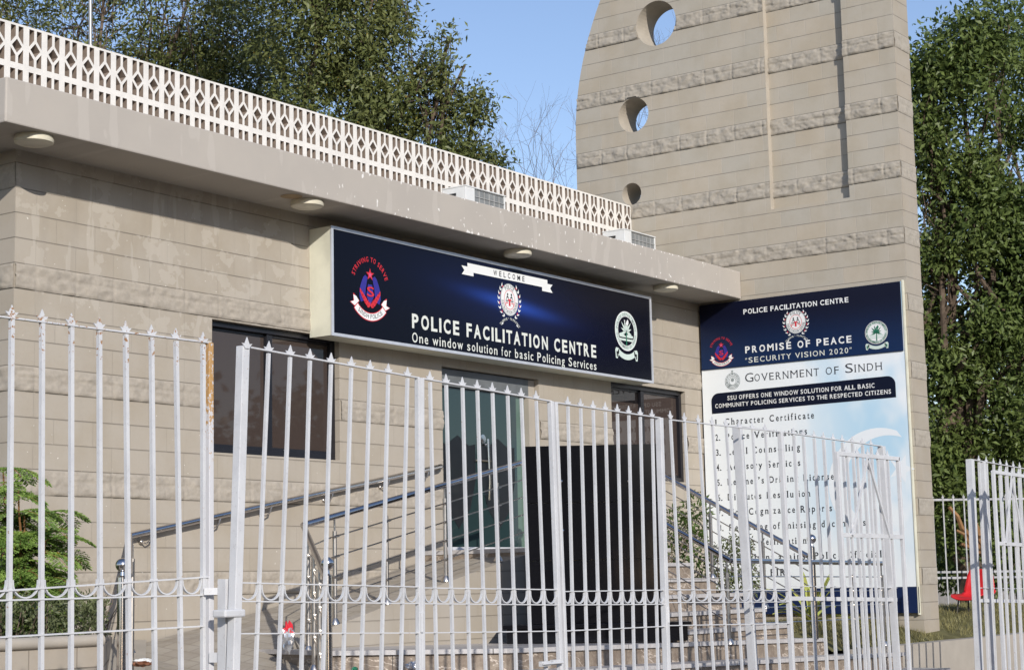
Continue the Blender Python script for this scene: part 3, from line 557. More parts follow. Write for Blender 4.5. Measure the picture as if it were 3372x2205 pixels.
for n in range(-10, 4):
    zt = Z0T - 0.2 + 0.8 * n
    if zt - 0.2 < -0.7: continue
    inh = lambda u, v: any((u - c[0]) ** 2 + (v - c[1]) ** 2 < (c[2] + 0.012) ** 2 for c in HOLES) or u > yout(v) - 0.012
    if zt > SL[2]:
        parts.append(rough_strip('r', YF, SL[0], zt - 0.2, zt, lambda a, b, h: (-h, a, b), 0.036, None, None, 100 + n, -0.197, inh)); parts.append(rough_strip('r', SL[0], SL[1], zt - 0.2, zt, lambda a, b, h: (0.088 - h, a, b), 0.036, None, None, 130 + n, -0.197, None)); parts.append(rough_strip('r', SL[1], 1.8, zt - 0.2, zt, lambda a, b, h: (-h, a, b), 0.036, None, None, 160 + n, -0.197, inh))
    elif zt > 3.4: parts.append(rough_strip('r', YF, 1.8, zt - 0.2, zt, lambda a, b, h: (-h, a, b), 0.036, None, None, 100 + n, -0.197, inh))
    endp.append(rough_strip('r', 0.0, TT, zt - 0.2, zt, lambda a, b, h: (a, YF - h, b), 0.014, None, None, 200 + n, 0.2))
V, Fq = join(parts); meshobj('split_face_course', V, Fq, M_towr, tow); V, Fq = join(endp); meshobj('split_face_course', V, Fq, M_towr, tow)

# ---------------------------------------------------------------- the main sign
sg = thing('sign_board', 'long dark navy light box sign reading POLICE FACILITATION CENTRE over the door', 'sign', (-4.49, -0.13, 2.29))
X0, X1, ZA, ZC, YS = -7.340, -1.644, 2.2907, 3.3137, -0.2636
MB().box(X0, X1, YS, -0.003, ZA, ZC).build('box', M_cream, sg)
MB().box(X0 + 0.028, X1 - 0.028, YS - 0.006, YS - 0.001, ZA + 0.026, ZC - 0.026).build('face_panel', M_sign, sg)
t = MB(); t.box(X0 - 0.003, X1 + 0.003, YS - 0.016, YS - 0.001, ZA - 0.003, ZA + 0.0255); t.box(X0 - 0.003, X1 + 0.003, YS - 0.016, YS - 0.001, ZC - 0.0255, ZC + 0.003); t.box(X0 - 0.003, X0 + 0.0275, YS - 0.016, YS - 0.001, ZA + 0.0255, ZC - 0.0255); t.box(X1 - 0.0275, X1 + 0.003, YS - 0.016, YS - 0.001, ZA + 0.0255, ZC - 0.0255)
t.build('trim', M_silver, sg)
YP = YS - 0.006; fs = lambda a, b, h: (a, YP - h, b)
def line(name, fr, mat, parent, args, **kw): mb = MB(); text(mb, *args[:1], fr, *args[1:], **kw); return mb.build(name, mat, parent)
line('lettering', fs, P_cream, sg, ('POLICE FACILITATION CENTRE', -6.156, -2.862, 2.485, 0.132, 0.002), bold=0.030, space=1.12)
line('lettering', fs, P_cream, sg, ('One window solution for basic Policing Services', -6.157, -2.866, 2.342, 0.094, 0.002), bold=0.008, space=1.08)
rb = MB()
for sgn, xc in ((-1, -5.145), (1, -3.90)): rb.poly([fs(xc + sgn * a, b, 0.002) for a, b in ((-0.005, 3.118), (-0.005, 3.205), (0.197, 3.208), (0.150, 3.163), (0.195, 3.118))])
rb.poly([fs(a, b, 0.0035) for a, b in ((-5.243, 3.155), (-3.803, 3.159), (-3.803, 3.249), (-5.243, 3.246))])
rbo = rb.build('welcome_ribbon', P_white, sg)
line('lettering', fs, P_ink, rbo, ('WELCOME', -4.797, -4.236, 3.176, 0.055, 0.005), bold=0.012, space=1.7)
crest(fs, (-6.785, 2.770), 1.0, 0.001, sg); seal(fs, (-4.516, 2.948), 1.0, 0.001, sg); palmseal(fs, (-2.215, 2.850), 1.0, 0.001, sg, False)

# ---------------------------------------------------------------- the notice board on the tower wall
nb = thing('notice_board', 'tall pale blue service list board with navy header fixed to the tower wall', 'notice board', (-0.03, -1.39, -0.43))
YA, YB = -0.030, -2.752; XB = -0.05
MB().box(XB, -0.034, YB, YA, -0.14, 3.42).build('list_panel', M_blow, nb)
MB().box(XB - 0.004, -0.034, YB - 0.02, YA, -0.44, -0.142).build('base_panel', M_navy, nb)
MB().box(-0.034, -0.004, YB - 0.004, YA, -0.44, 3.425).build('backing', M_frame, nb)
MB().box(XB - 0.006, -0.004, YB - 0.020, YB - 0.006, -0.46, 3.435).build('edge_trim', M_cream, nb)
MB().box(XB - 0.018, XB - 0.0015, YB + 0.006, YA - 0.004, 2.592, 3.418).build('header_panel', M_btop, nb, bevel=0.01)
XH = XB - 0.018; fh = lambda a, b, h: (XH - h, a, b); fl = lambda a, b, h: (XB - h, a, b)
fhm = lambda a, b, h: (XH - h, -a, b); flm = lambda a, b, h: (XB - h, -a, b)      # a grows to the right for someone reading it
line('lettering', fhm, P_white, nb, ('POLICE FACILITATION CENTRE', 0.661, 2.081, 3.243, 0.059, 0.002), bold=0.022)
line('lettering', fhm, P_white, nb, ('PROMISE OF PEACE', 0.666, 2.097, 2.755, 0.080, 0.002), bold=0.025, space=1.15)
line('lettering', fhm, P_cream, nb, ('\u201cSECURITY VISION 2020\u201d', 0.662, 2.092, 2.632, 0.064, 0.002), bold=0.004, space=1.08)
crest(fhm, (0.331, 2.795), 0.60, 0.001, nb); seal(fhm, (1.373, 3.074), 0.84, 0.001, nb); palmseal(fhm, (2.420, 2.842), 0.60, 0.001, nb, True)
mb = MB()
for a0, a1, h, s_ in ((0.640, 0.755, 0.110, 'G'), (0.770, 1.645, 0.090, 'OVERNMENT'), (1.735, 1.905, 0.090, 'OF'), (1.990, 2.090, 0.110, 'S'), (2.105, 2.466, 0.090, 'INDH')): text(mb, s_, flm, a0, a1, 2.396, h, 0.002, serif=True, bold=-0.006, space=1.12)
mb.build('lettering', P_ink, nb)
gs = MB()
for k, r in enumerate((0.105, 0.088, 0.070, 0.052)): ringp(gs, flm, 0.463, 2.425 - 0.010 * k * 0 + (0.0), (r, r * 1.0), (r - 0.006, r - 0.006), 0.002, 0, 36)
for k in range(3): ringp(gs, flm, 0.463, 2.405 + 0.008 * k, (0.104 - 0.016 * k, 0.066 - 0.008 * k), (0.098 - 0.016 * k, 0.060 - 0.008 * k), 0.003, 0, 24, math.pi, 2 * math.pi)
gs.poly([flm(a, b, 0.003) for a, b in star(0.463, 2.548, 0.020)]); gs.poly([flm(a, b, 0.003) for a, b in ell(0.463, 2.44, 0.022, 0.022, 14)])
for sgn in (-1, 1):
    for k in range(5): an = math.radians(-20 + 24 * k); gs.poly([flm(0.463 + sgn * x, y, 0.003) for x, y in leafp(0.078 * math.cos(an), 2.43 + 0.078 * math.sin(an), an + 1.3, 0.03, 0.007)])
gs.build('government_crest', P_grey, nb)
r_ = 0.10
bd = [(0.157, 2.037), (2.620, 2.058), (2.620, 2.215)] + [(2.52 + r_ * math.cos(t), 2.215 + r_ * math.sin(t)) for t in np.linspace(0.2, math.pi / 2, 7)] + [(0.253 + r_ * math.cos(t), 2.190 + r_ * math.sin(t)) for t in np.linspace(math.pi / 2, math.pi - 0.1, 7)] + [(0.153, 2.190)]
bo = MB(); bo.poly([flm(a, b, 0.003) for a, b in bd]); bo = bo.build('caption_band', P_cap, nb)
line('lettering', flm, P_white, bo, ('SSU OFFERS ONE WINDOW SOLUTION FOR ALL BASIC', 0.383, 2.356, 2.193, 0.052, 0.0045), bold=0.014, serif=True)
line('lettering', flm, P_white, bo, ('COMMUNITY POLICING SERVICES TO THE RESPECTED CITIZENS', 0.206, 2.560, 2.106, 0.050, 0.0045), bold=0.014, serif=True)
items = [('Character Certificate', 1.552), ('Police Verifications', 1.451), ('Legal Counselling', 1.348), ('Advisory Services', 1.344), ("Learner\u2019s Driving License", 1.775), ('Disputes Resolution', 1.463), ('Non Cognizance Reports', 1.735), ('Reporting of missing documents', 2.158), ('Tenant Verification', 1.385), ('Complaint against Police Officials', 2.400), ('Copy of FIR', 1.085)]
for k, (tx, a1) in enumerate(items):
    z = 1.887 - 0.1867 * k; mb = MB(); text(mb, f'{k + 1}.', flm, 0.193 - (0.05 if k > 8 else 0), 0.262, z, 0.076, 0.002, serif=True, bold=0.012); text(mb, tx, flm, 0.335, a1, z, 0.078, 0.002, serif=True, bold=0.012, space=1.15); mb.build('lettering', P_ink, nb)
cr = MB(); ca, cb_, R1, R2 = 2.36, 1.06, 0.655, 0.56
A1 = [(ca + R1 * math.cos(t), cb_ + R1 * math.sin(t)) for t in np.linspace(math.radians(68), math.radians(292), 40)]; A2 = [(ca + 0.115 + R2 * math.cos(t), cb_ + R2 * math.sin(t)) for t in np.linspace(math.radians(290), math.radians(70), 40)]
for k in range(39): cr.quad(*[flm(*p, 0.001) for p in (A1[k], A1[k + 1], A2[38 - k], A2[39 - k])])
cr.poly([flm(a, b, 0.001) for a, b in star(2.64, 1.22, 0.17, 1.2)]); cr.build('crescent_print', P_pale, nb)
# ================================================================ steps, ramp, railings
def pz(x): return -0.50 - 0.022 * (x + 8.2)
mb = MB(); Pf = [(-9.55, -2.20), (-8.45, -3.00), (-2.95, -3.00)]
es = thing('entrance_steps', 'brown granite entrance steps with pale nosings leading up to the glass door', 'steps', (-5, -2.2, GZ))
top = [(-9.2, -1.2), (-9.55, -2.2), (-8.45, -3.0), (-2.95, -3.0), (-2.95, -0.02), (-9.0, -0.02)]
def slab(pts, zf, th, mat, name, parent, bottom=None):
    m = MB(); m.poly([(x, y, zf(x)) for x, y in pts])
    for k in range(len(pts)):
        p, q = pts[k], pts[(k + 1) % len(pts)]
        lo = (lambda x: zf(x) - th) if bottom is None else (lambda x: bottom)
        m.quad((p[0], p[1], lo(p[0])), (q[0], q[1], lo(q[0])), (q[0], q[1], zf(q[0])), (p[0], p[1], zf(p[0])))
    return m.build(name, mat, parent)
slab(top, pz, 0.035, M_tread, 'tread', es)
inn = [(-9.15, -1.15), (-9.52, -2.18), (-8.43, -2.975), (-2.97, -2.975), (-2.97, -0.05), (-9.0, -0.05)]
slab(inn, lambda x: pz(x) - 0.036, 0, M_riser, 'riser', es, GZ)
def off(d, xr): return [(-9.2, -1.2), (-9.55 - 0.25 * d, -2.2 - 0.2 * d), (-8.45 - 0.25 * d, -3.0 - d), (xr, -3.0 - d), (xr, -2.6), (-9.0, -0.6)]
for k, (d, dz, xr) in enumerate(((0.36, 0.165, -1.85), (0.72, 0.33, -1.55), (1.08, 0.495, -1.3))):
    slab(off(d, xr), lambda x: pz(x) - dz, 0.035, M_tread, 'tread', es); slab([(x - 0.02, y + 0.025) for x, y in off(d, xr)], lambda x: pz(x) - dz - 0.036, 0, M_riser, 'riser', es, GZ)
LZ = 0.325; XS0, XS1 = -5.75, -3.30
MB().box(XS0, XS1, -1.42, -0.062, LZ - 0.04, LZ).build('landing', M_tread, es); MB().box(XS0 + 0.01, XS1 - 0.02, -1.395, -0.01, -0.75, LZ - 0.041).build('riser', M_riser, es)
for k, y in enumerate((-1.70, -1.98, -2.27, -2.52, -2.78)):
    z = LZ - 0.158 * (k + 1); yb = (-1.42, -1.70, -1.98, -2.27, -2.52)[k]
    MB().box(XS0 + 0.4, XS1, y, yb + 0.02, z - 0.035, z).build('tread', M_tread, es); MB().box(XS0 + 0.41, XS1 - 0.02, y + 0.025, yb + 0.018, -0.75, z - 0.036).build('riser', M_riser, es)
# ---- ramp
zo = lambda x: -0.299 + 0.222 * (x + 8.387); zw = lambda x: -0.350 + 0.172 * (x + 8.887)
rp = thing('ramp', 'sloping beige tiled wheelchair ramp running up along the front wall to the door', 'ramp', (-7.5, -0.6, GZ))
XR = -5.36; m = MB()
nodes = [((-9.62, -0.02), -0.46, (-8.80, -1.19), zo(-8.80) - 0.02), ((-8.6, -0.02), zw(-8.6), (-8.2, -1.19), zo(-8.2) - 0.02), ((-7, -0.02), zw(-7), (-7, -1.19), zo(-7) - 0.02), ((XR, -0.02), 0.30, (XR, -1.19), 0.33)]
for a, b in zip(nodes, nodes[1:]): m.quad((*a[0], a[1]), (*a[2], a[3]), (*b[2], b[3]), (*b[0], b[1]))
m.quad((-9.62, -0.02, -0.46), (-11.6, -2.2, -0.90), (-10.05, -2.75, -0.90), (-8.80, -1.19, zo(-8.80) - 0.02)); m.quad((-11.6, -2.2, -0.90), (-13.4, -4.2, -1.30), (-11.6, -4.9, -1.30), (-10.05, -2.75, -0.90))
m.build('ramp_floor', M_ramp, rp)
m = MB(); pts = [(-8.86, zo(-8.86) - 0.01), (-8.0, zo(-8.0)), (-6.63, 0.110 + zo(-6.63) - zo(-6.63) + 0.0), (XR, 0.34)]
pts = [(-8.86, zo(-8.86)), (-8.0, zo(-8.0)), (-6.6, zo(-6.6)), (-5.9, zo(-5.9) - 0.02), (XR, 0.33)]
for a, b in zip(pts, pts[1:]): m.hexa([(a[0], -1.29, -0.9), (b[0], -1.29, -0.9), (b[0], -1.192, -0.9), (a[0], -1.192, -0.9), (a[0], -1.29, a[1]), (b[0], -1.29, b[1]), (b[0], -1.192, b[1]), (a[0], -1.192, a[1])])
m.hexa([(-10.15, -2.85, -1.4), (-8.86, -1.29, -1.4), (-8.86, -1.192, -1.4), (-10.25, -2.80, -1.4), (-10.15, -2.85, -0.84), (-8.86, -1.29, zo(-8.86)), (-8.86, -1.192, zo(-8.86)), (-10.25, -2.80, -0.84)])
m.build('ramp_curb', block_mat('painted_ramp_block', 'x', -10.53, Z0F - 0.04, (0.39, 0.35, 0.295), (0.395, 0.355, 0.30), (0.375, 0.335, 0.28), False, 0.2, 0.004, 0.4), rp)
m = MB(); m.hexa([(-10.0, -0.012, -1.2), (-9.5, -0.012, -1.2), (-11.35, -2.2, -1.5), (-12.4, -2.25, -1.5), (-10.0, -0.012, -0.37), (-9.35, -0.012, -0.40), (-11.5, -2.3, -0.86), (-12.4, -2.25, -0.74)]); m.build('ramp_edge', M_plaster, rp)
# ---- railings
def baluster(mb, x, y, zb, zt, r=0.019): mb.tube([(x, y, zb), (x, y, zt - 0.11)], r, 10); mb.tube([(x, y, zt - 0.11), (x, y, zt)], 0.009, 8); mb.lathe([(0, 0.045), (0.012, 0.043), (0.05, 0.022)], (x, y, zb), 14)
def newel(parent, x, y, zb, zball, r=0.030, rb=0.047):
    m = MB(); m.tube([(x, y, zb), (x, y, zball - 0.10)], r, 16); m.lathe([(0, r), (0.018, r * 0.98), (0.03, 0.018), (0.06, 0.014)], (x, y, zball - 0.10), 16); p = m.build('newel_post', M_steel, parent, smooth=True)
    MB().ball((x, y, zball), rb, 28).build('ball', M_steel, p, smooth='all')
wr = thing('handrail', 'round steel handrail fixed on brackets to the front wall above the ramp', 'handrail', (-7.5, -0.08, 0.4))
A, B = Vector((-9.60, -0.08, 0.440)), Vector((-5.50, -0.08, 1.166)); m = MB().tube([A, B, B + Vector((0.05, 0.03, 0.005)), B + Vector((0.06, 0.075, 0.0))], 0.025, 14)
m.build('rail', M_steel, wr, smooth=True)
for t in (0.055, 0.245, 0.40, 0.60, 0.80, 0.95):
    p = A.lerp(B, t); k = MB(); k.tube([p + Vector((0.02, 0, -0.02)), p + Vector((0.0, 0.0, -0.07)), p + Vector((-0.03, 0.02, -0.10)), p + Vector((-0.05, 0.075, -0.085))], 0.007, 8); k.ball(p + Vector((-0.05, 0.06, -0.085)), 0.020, 12); k.build('bracket', M_steel2, wr, smooth=True)
lr = thing('railing', 'steel railing with ball newel seen end on beside the planter and hedge', 'railing', (-10.4, -1.0, -0.6))
Q = Vector((-11.22, -1.85, 0.10)); A2 = Vector((-9.60, -0.08, 0.440)); MB().tube([A2, Q], 0.025, 14).build('rail', M_steel, lr, smooth=True)
for k in range(4): dz = 0.16 + 0.17 * k; MB().tube([A2 + Vector((0, 0, -dz)), Q + Vector((0, 0, -dz))], 0.006, 6).build('wire', M_steel2, lr)
for t in (0.18, 0.62):
    p = A2.lerp(Q, t); k = MB(); baluster(k, p.x + 0.03, p.y, p.z - 0.88, p.z - 0.02); k.build('post', M_steel2, lr, smooth=True)
newel(lr, Q.x - 0.10, Q.y - 0.05, -1.0, 0.172, 0.033, 0.047)
orl = thing('railing', 'steel four-wire railing along the open side of the ramp, below the glass door', 'railing', (-7.5, -1.24, 0))
E0, E1 = Vector((-8.80, -1.24, 0.495)), Vector((-5.55, -1.24, 1.165)); Q2 = Vector((-10.20, -2.72, 0.06))
k = MB(); k.tube([E0, E1], 0.027, 14); k.build('rail', M_steel, orl, smooth=True); MB().tube([E0, Q2], 0.024, 14).build('rail', M_steel2, orl, smooth=True)
for j in range(4):
    dz = 0.165 + 0.165 * j; s_ = 0.16; MB().tube([E1 + Vector((0, 0, -dz)), E0 + Vector((0.3, 0, -dz + 0.06)), E0 + Vector((0, -0.1, -dz)), E0.lerp(Q2, 0.4) + Vector((0, 0, -dz)), Q2 + Vector((0, 0, -dz))], 0.0065, 6).build('wire', M_steel2, orl)
for x in (-8.42, -7.75, -6.93, -6.13, -5.60):
    t = (x - E0.x) / (E1.x - E0.x); zt = lerp(E0.z, E1.z, t); k = MB(); baluster(k, x, -1.24, (zo(x) if x < -5.8 else 0.33) - 0.002, zt - 0.01)
    for j in range(4): k.tube([(x - 0.03, -1.262, zt - 0.165 - 0.165 * j - 0.005), (x + 0.03, -1.262, zt - 0.165 - 0.165 * j + 0.007)], 0.011, 6)
    k.build('post', M_steel2, orl, smooth=True)
for t in (0.22, 0.50, 0.74):
    p = E0.lerp(Q2, t); k = MB(); baluster(k, p.x, p.y, lerp(zo(-8.86), -0.84, t) - 0.002, p.z - 0.03)
    for j in range(4): k.tube([(p.x - 0.03, p.y - 0.05, p.z - 0.165 - 0.165 * j), (p.x + 0.03, p.y + 0.01, p.z - 0.155 - 0.165 * j)], 0.012, 6)
    k.build('post', M_steel2, orl, smooth=True)
newel(orl, -10.27, -2.80, -1.35, 0.157, 0.032, 0.047)
# stair railings
sr = thing('railing', 'steel stair railing beside the black slab that turns level along the platform edge', 'railing', (-4.9, -2.2, -0.4))
S0, S1, S2 = Vector((-4.93, -1.42, 1.005)), Vector((-4.93, -3.02, 0.160)), Vector((-1.55, -3.02, 0.125))
MB().tube([S0, S1], 0.025, 14).build('rail', M_steel, sr, smooth=True); MB().tube([S1, S2], 0.025, 14).build('rail', M_steel, sr, smooth=True)
for j in range(4): dz = 0.145 + 0.145 * j; MB().tube([S0 + Vector((0, 0, -dz)), S1 + Vector((0, 0, -dz)), S2 + Vector((0, 0, -dz))], 0.006, 6).build('wire', M_steel2, sr)
for x, y, zb, zt in ((-4.93, -2.0, 0.0, 0.69), (-2.30, -3.02, -0.75, 0.12), (-1.60, -3.02, -0.75, 0.11), (-4.93, -2.98, -0.6, 0.16)): k = MB(); baluster(k, x, y, zb, zt); k.build('post', M_steel2, sr, smooth=True)
k = ony(1803, 1443, -1.42); newel(sr, -4.93, -1.40, 0.32, onx(1803, 1443, -4.93).z if False else 1.28, 0.026, 0.048)
sr2 = thing('railing', 'steel stair railing in front of the notice board ending at a tall ball newel', 'railing', (-3.2, -2.0, -0.4))
T0, T1 = Vector((-3.2, -1.10, 1.200)), Vector((-3.2, -2.95, 0.205)); MB().tube([T0, T1], 0.025, 14).build('rail', M_steel, sr2, smooth=True)
for j in range(4): dz = 0.15 + 0.15 * j; MB().tube([T0 + Vector((0, 0, -dz)), T1 + Vector((0, 0, -dz))], 0.006, 6).build('wire', M_steel2, sr2)
for y, zb in ((-1.15, LZ), (-1.85, 0.0), (-2.45, -0.31)): k = MB(); baluster(k, -3.2, y, zb, 0.205 + 0.538 * (y + 2.95) - 0.01); k.build('post', M_steel2, sr2, smooth=True)
newel(sr2, -3.2, -3.00, -0.62, 0.372, 0.030, 0.048)
# ---------------------------------------------------------------- black granite monument slab
B0 = at(1743, 2055, 15.75); rv = Vector((R_.x, R_.y, 0)).normalized(); nv = Vector((D_.x, D_.y, 0)).normalized(); upv = Vector((0, 0, 1))
mo = thing('monument_slab', 'upright polished black granite slab with four steel bolts standing on the steps', 'monument', (B0.x, B0.y, pz(B0.x)))
def mbox(a0, a1, d0, d1, z0, z1, m=None):
    m = m or MB(); c = [B0 + rv * a + nv * d for a, d in ((a0, d0), (a1, d0), (a1, d1), (a0, d1))]; m.hexa([(p.x, p.y, z0) for p in c] + [(p.x, p.y, z1) for p in c]); return m
zb = pz(B0.x) + 0.002; WM = 1.21
m = mbox(-0.20, WM + 0.18, -0.06, 0.45, zb, zb + 0.125); m.build('base', M_gran, mo, bevel=0.004); mbox(-0.235, WM + 0.215, -0.09, 0.48, zb + 0.127, zb + 0.165).build('base_slab', M_gran, mo, bevel=0.006)
zt = B0.z + 1.57; z0 = zb + 0.167; hh = (zt - z0)
mbox(0.0, WM, 0.03, 0.30, z0, zt).build('core', plain('grout_grey', (0.22, 0.22, 0.22), 0.7), mo)
for k, (a, b) in enumerate(((0, 0.352), (0.352, 0.676), (0.676, 1.0))): mbox(-0.004, WM + 0.004, -0.004, 0.308, z0 + hh * a + (0.004 if k else 0.0), z0 + hh * b - (0 if k == 2 else 0.003)).build('granite_panel', M_gran, mo)
for u, v in ((1847, 1584), (2071, 1583), (1852, 1746), (2078, 1744)):
    d_ = ray(u, v); t = (B0 - nv * 0.004 - CAM).dot(nv) / d_.dot(nv); p = CAM + d_ * t; MB().lathe([(0, 0.014), (0.012, 0.014), (0.018, 0.006), (0.018, 0)], p, 14, -nv).build('bolt', M_steel, mo, smooth=True)
# ---------------------------------------------------------------- planter and low walls
pl = thing('planter', 'low beige planter wall with a rounded coping holding the hedge at the left corner', 'planter', (-12.4, -1.3, GZ))
m = MB(); m.hexa([(-15.5, -1.7, GZ), (-11.30, -1.7, GZ), (-9.75, -0.05, GZ), (-15.5, -0.05, GZ), (-15.5, -1.7, -0.36), (-11.30, -1.7, -0.36), (-9.75, -0.05, -0.36), (-15.5, -0.05, -0.36)]); m.build('planter_wall', block_mat('painted_planter_block', 'x', -10.53, Z0F - 0.05, (0.40, 0.355, 0.30), (0.41, 0.365, 0.31), (0.27, 0.235, 0.195), False, 0.25), pl)
MB().tube([(-15.5, -1.70, -0.325), (-11.32, -1.70, -0.325)], 0.04, 12).build('coping', M_plaster, pl, smooth=True)
MB().box(-15.4, -11.4, -1.62, -0.06, -0.359, -0.345).build('soil', plain('soil', (0.09, 0.07, 0.05), 0.95), pl)
rw = thing('retaining_wall', 'low beige retaining wall below the lawn at the right, striped by fence shadows', 'wall', (2, -3.45, GZ))
WZ = -0.745
MB().box(-2.60, 9.0, -3.20, -3.02, GZ, WZ).build('wall_body', M_plaster, rw)
# lawn
def lawn_z0(x, y):
    t = min(1, max(0, (y + 3.05) / 1.3)); d = min(1, max(0, (y + 1.6) / 1.3)); d = d * d * (3 - 2 * d)
    return lerp(WZ - 0.012, -0.44, t ** 0.8) - 0.46 * d + 0.02 * math.sin(x * 2.1) * math.sin(y * 1.7)
V = []; nx, ny = 40, 26
for j in range(ny):
    for i in range(nx):
        x = lerp(-2.94, 16.0, i / (nx - 1)); y = lerp(-3.05, 6.0, (j / (ny - 1)) ** 1.7); z = lawn_z0(x, y)
        if x < 0.44: z = min(z, -0.53 + 0.02 * math.sin(5 * x))
        V.append((x, y, z))
lw = struct(meshobj('lawn_ground', V, [(j * nx + i, j * nx + i + 1, (j + 1) * nx + i + 1, (j + 1) * nx + i) for j in range(ny - 1) for i in range(nx - 1)], M_grass0))
def lawn_z(x, y): return lawn_z0(x, y) if x >= 0.44 else min(lawn_z0(x, y), -0.53)
V = []; Fq = []
for k in range(24000):
    if k < 18000: x = rng.uniform(0.5, 6.0); y = rng.uniform(-3.04, -0.2) if rng.random() < 0.8 else rng.uniform(-0.2, 3.5)
    else: x = rng.uniform(-2.6, 0.0); y = rng.uniform(-3.02, -1.2)
    z = lawn_z(x, y) - 0.008; a = rng.uniform(0, 6.28); l = rng.uniform(0.035, 0.085); w = 0.004; dx, dy = math.cos(a), math.sin(a); lean = rng.uniform(0.3, 1.3)
    n = len(V); V += [(x - dy * w, y + dx * w, z), (x + dy * w, y - dx * w, z), (x + dx * l * lean, y + dy * l * lean, z + l)]; Fq.append((n, n + 1, n + 2))
tag(meshobj('grass', V, Fq, L_grass), 'short dry grass growing at the foot of the tower wall', 'grass', kind='stuff')
# ---------------------------------------------------------------- iron fence and gates
YG, YL, YFr = -5.235, -5.08, -5.47
Zb = -1.45
def tip(mb, p, t, side, h=0.054, w=0.034, th=0.005):
    up = t; nrm = Vector((0, -1, 0)); fr = lambda a, b, hh: p + side * a + up * b + nrm * hh
    mb.prism([(-0.012, 0), (0.012, 0), (w, h * 0.46), (w * 0.45, h * 0.40), (0, h), (-w * 0.45, h * 0.40), (-w, h * 0.46)], fr, -th / 2, th / 2)
def fence(name, label, cat, y, topl, raill, rails, bars, posts, mat, a=0.018, scroll=None, group=None, tips=True, flat=None, pa=0.042, tipscale=1.0, zlow=Zb, tipn=None):
    ln = lambda L, u: lerp(L[0][1], L[1][1], (u - L[0][0]) / (L[1][0] - L[0][0]))
    P0 = ony(bars[len(bars) // 2][0], ln(topl, bars[len(bars) // 2][0]), y); r = thing(name, label, cat, (P0.x, y, zlow), group); X = Vector((1, 0, 0)); lines = []
    def barline(ut, ub): p = ony(ut, ln(topl, ut), y); q = ony(ub, ln(raill, ub), y); d = (q - p); return p, q, p + d * ((zlow - p.z) / d.z)
    for ut, ub in bars:
        p, q, e = barline(ut, ub); lines.append((p, q, e)); b = MB().beam(p, e, a, a, X).build('bar', mat, r)
        if tips: tm = MB(); tip(tm, p + Vector((0, 0, 0.006)), (p - q).normalized(), X, 0.054 * tipscale, 0.034 * tipscale); tm.build('spear_tip', mat, b)
    pl_ = []
    for ut, ub, w in posts:
        p, q, e = barline(ut, ub); p = p + (p - q).normalized() * 0.012; pl_.append((p, q, e)); MB().beam(p, e, w, w, X).build('post', M_rp if (mat is M_fr) else mat, r, bevel=0.003)
    allp = lines + pl_; L0 = min(allp, key=lambda t: t[0].x); L1 = max(allp, key=lambda t: t[0].x)
    MB().beam(L0[0], L1[0], a * 1.25, 0.007, (0, 1, 0)).build('rail', mat, r)
    for (ua, va), (ub, vb), hgt in rails: MB().beam(ony(ua, va, y - 0.0), ony(ub, vb, y), a * 1.3, hgt, (0, 1, 0)).build('rail', mat, r)
    if scroll:
        rl = lambda u: ony(u, ln(scroll[0], u), y); cen = sorted([ub for _, ub in bars] + [p[1] for p in posts])
        for ua, ub in zip(cen, cen[1:]):
            if ub - ua < 20: continue
            p, q = rl(ua), rl(ub); dp = (p.z - ony(ua, ln(scroll[1], ua), y).z); s_ = MB(); g = 0.5 * a + 0.006; n = 14; pts = []
            for k in range(n + 1): t = math.pi * k / n; pts.append(Vector((lerp(p.x + g, q.x - g, 0.5 - 0.5 * math.cos(t)), y, lerp(p.z, q.z, 0.5) - 0.006 - (dp - 0.014) * math.sin(t) ** 0.75)))
            for k in range(n):
                p1, p2 = pts[k], pts[k + 1]; t_ = (p2 - p1).normalized(); nn = Vector((-t_.z, 0, t_.x)) * 0.0028; w = 0.0065
                s_.hexa([p1 + nn + Vector((0, -w, 0)), p2 + nn + Vector((0, -w, 0)), p2 + nn + Vector((0, w, 0)), p1 + nn + Vector((0, w, 0)), p1 - nn + Vector((0, -w, 0)), p2 - nn + Vector((0, -w, 0)), p2 - nn + Vector((0, w, 0)), p1 - nn + Vector((0, w, 0))])
            s_.build('scroll', mat, r)
    return r
LF = fence('iron_fence', 'white spiked iron fence section with rusty top rail at the far left', 'fence', YL, ((38.6, 1049.6), (668, 1134)), ((30.8, 1903.6), (668, 1897.5)),
      [((-160, 1955.5), (697, 1897.3), 0.007), ((-160, 1979.5), (668, 1957.6), 0.007), ((-160, 2105), (668, 2060), 0.007)],
      [(-170, -178), (-66, -73), (38.6, 30.8), (138.8, 136.2), (235, 233.9), (327, 329), (413.9, 421.6), (498.7, 506.4), (579.4, 591.2), (668.4, 668.3)], [(689, 690, 0.030)], M_fr, 0.0185, (((-160, 1905.5), (668, 1897.5)), ((-160, 1979.5), (668, 1957.6))))
hp = MB()
q0 = ony(739, 1905, -5.17); hp.box(q0.x - 0.024, q0.x + 0.024, -5.20, -5.15, Zb, q0.z)
s0, s1 = ony(672, 1946, -5.10), ony(739, 1946, -5.17); hp.beam(s0, Vector((s1.x, -5.17, s0.z)), 0.008, 0.032, (0, 1, 0)); s0, s1 = ony(690, 2163, -5.10), ony(735, 2163, -5.17); hp.beam(s0, Vector((s1.x, -5.17, s0.z)), 0.008, 0.045, (0, 1, 0))
hp.build('hinge_post', M_fw, LF)
def shadow_free(): pass
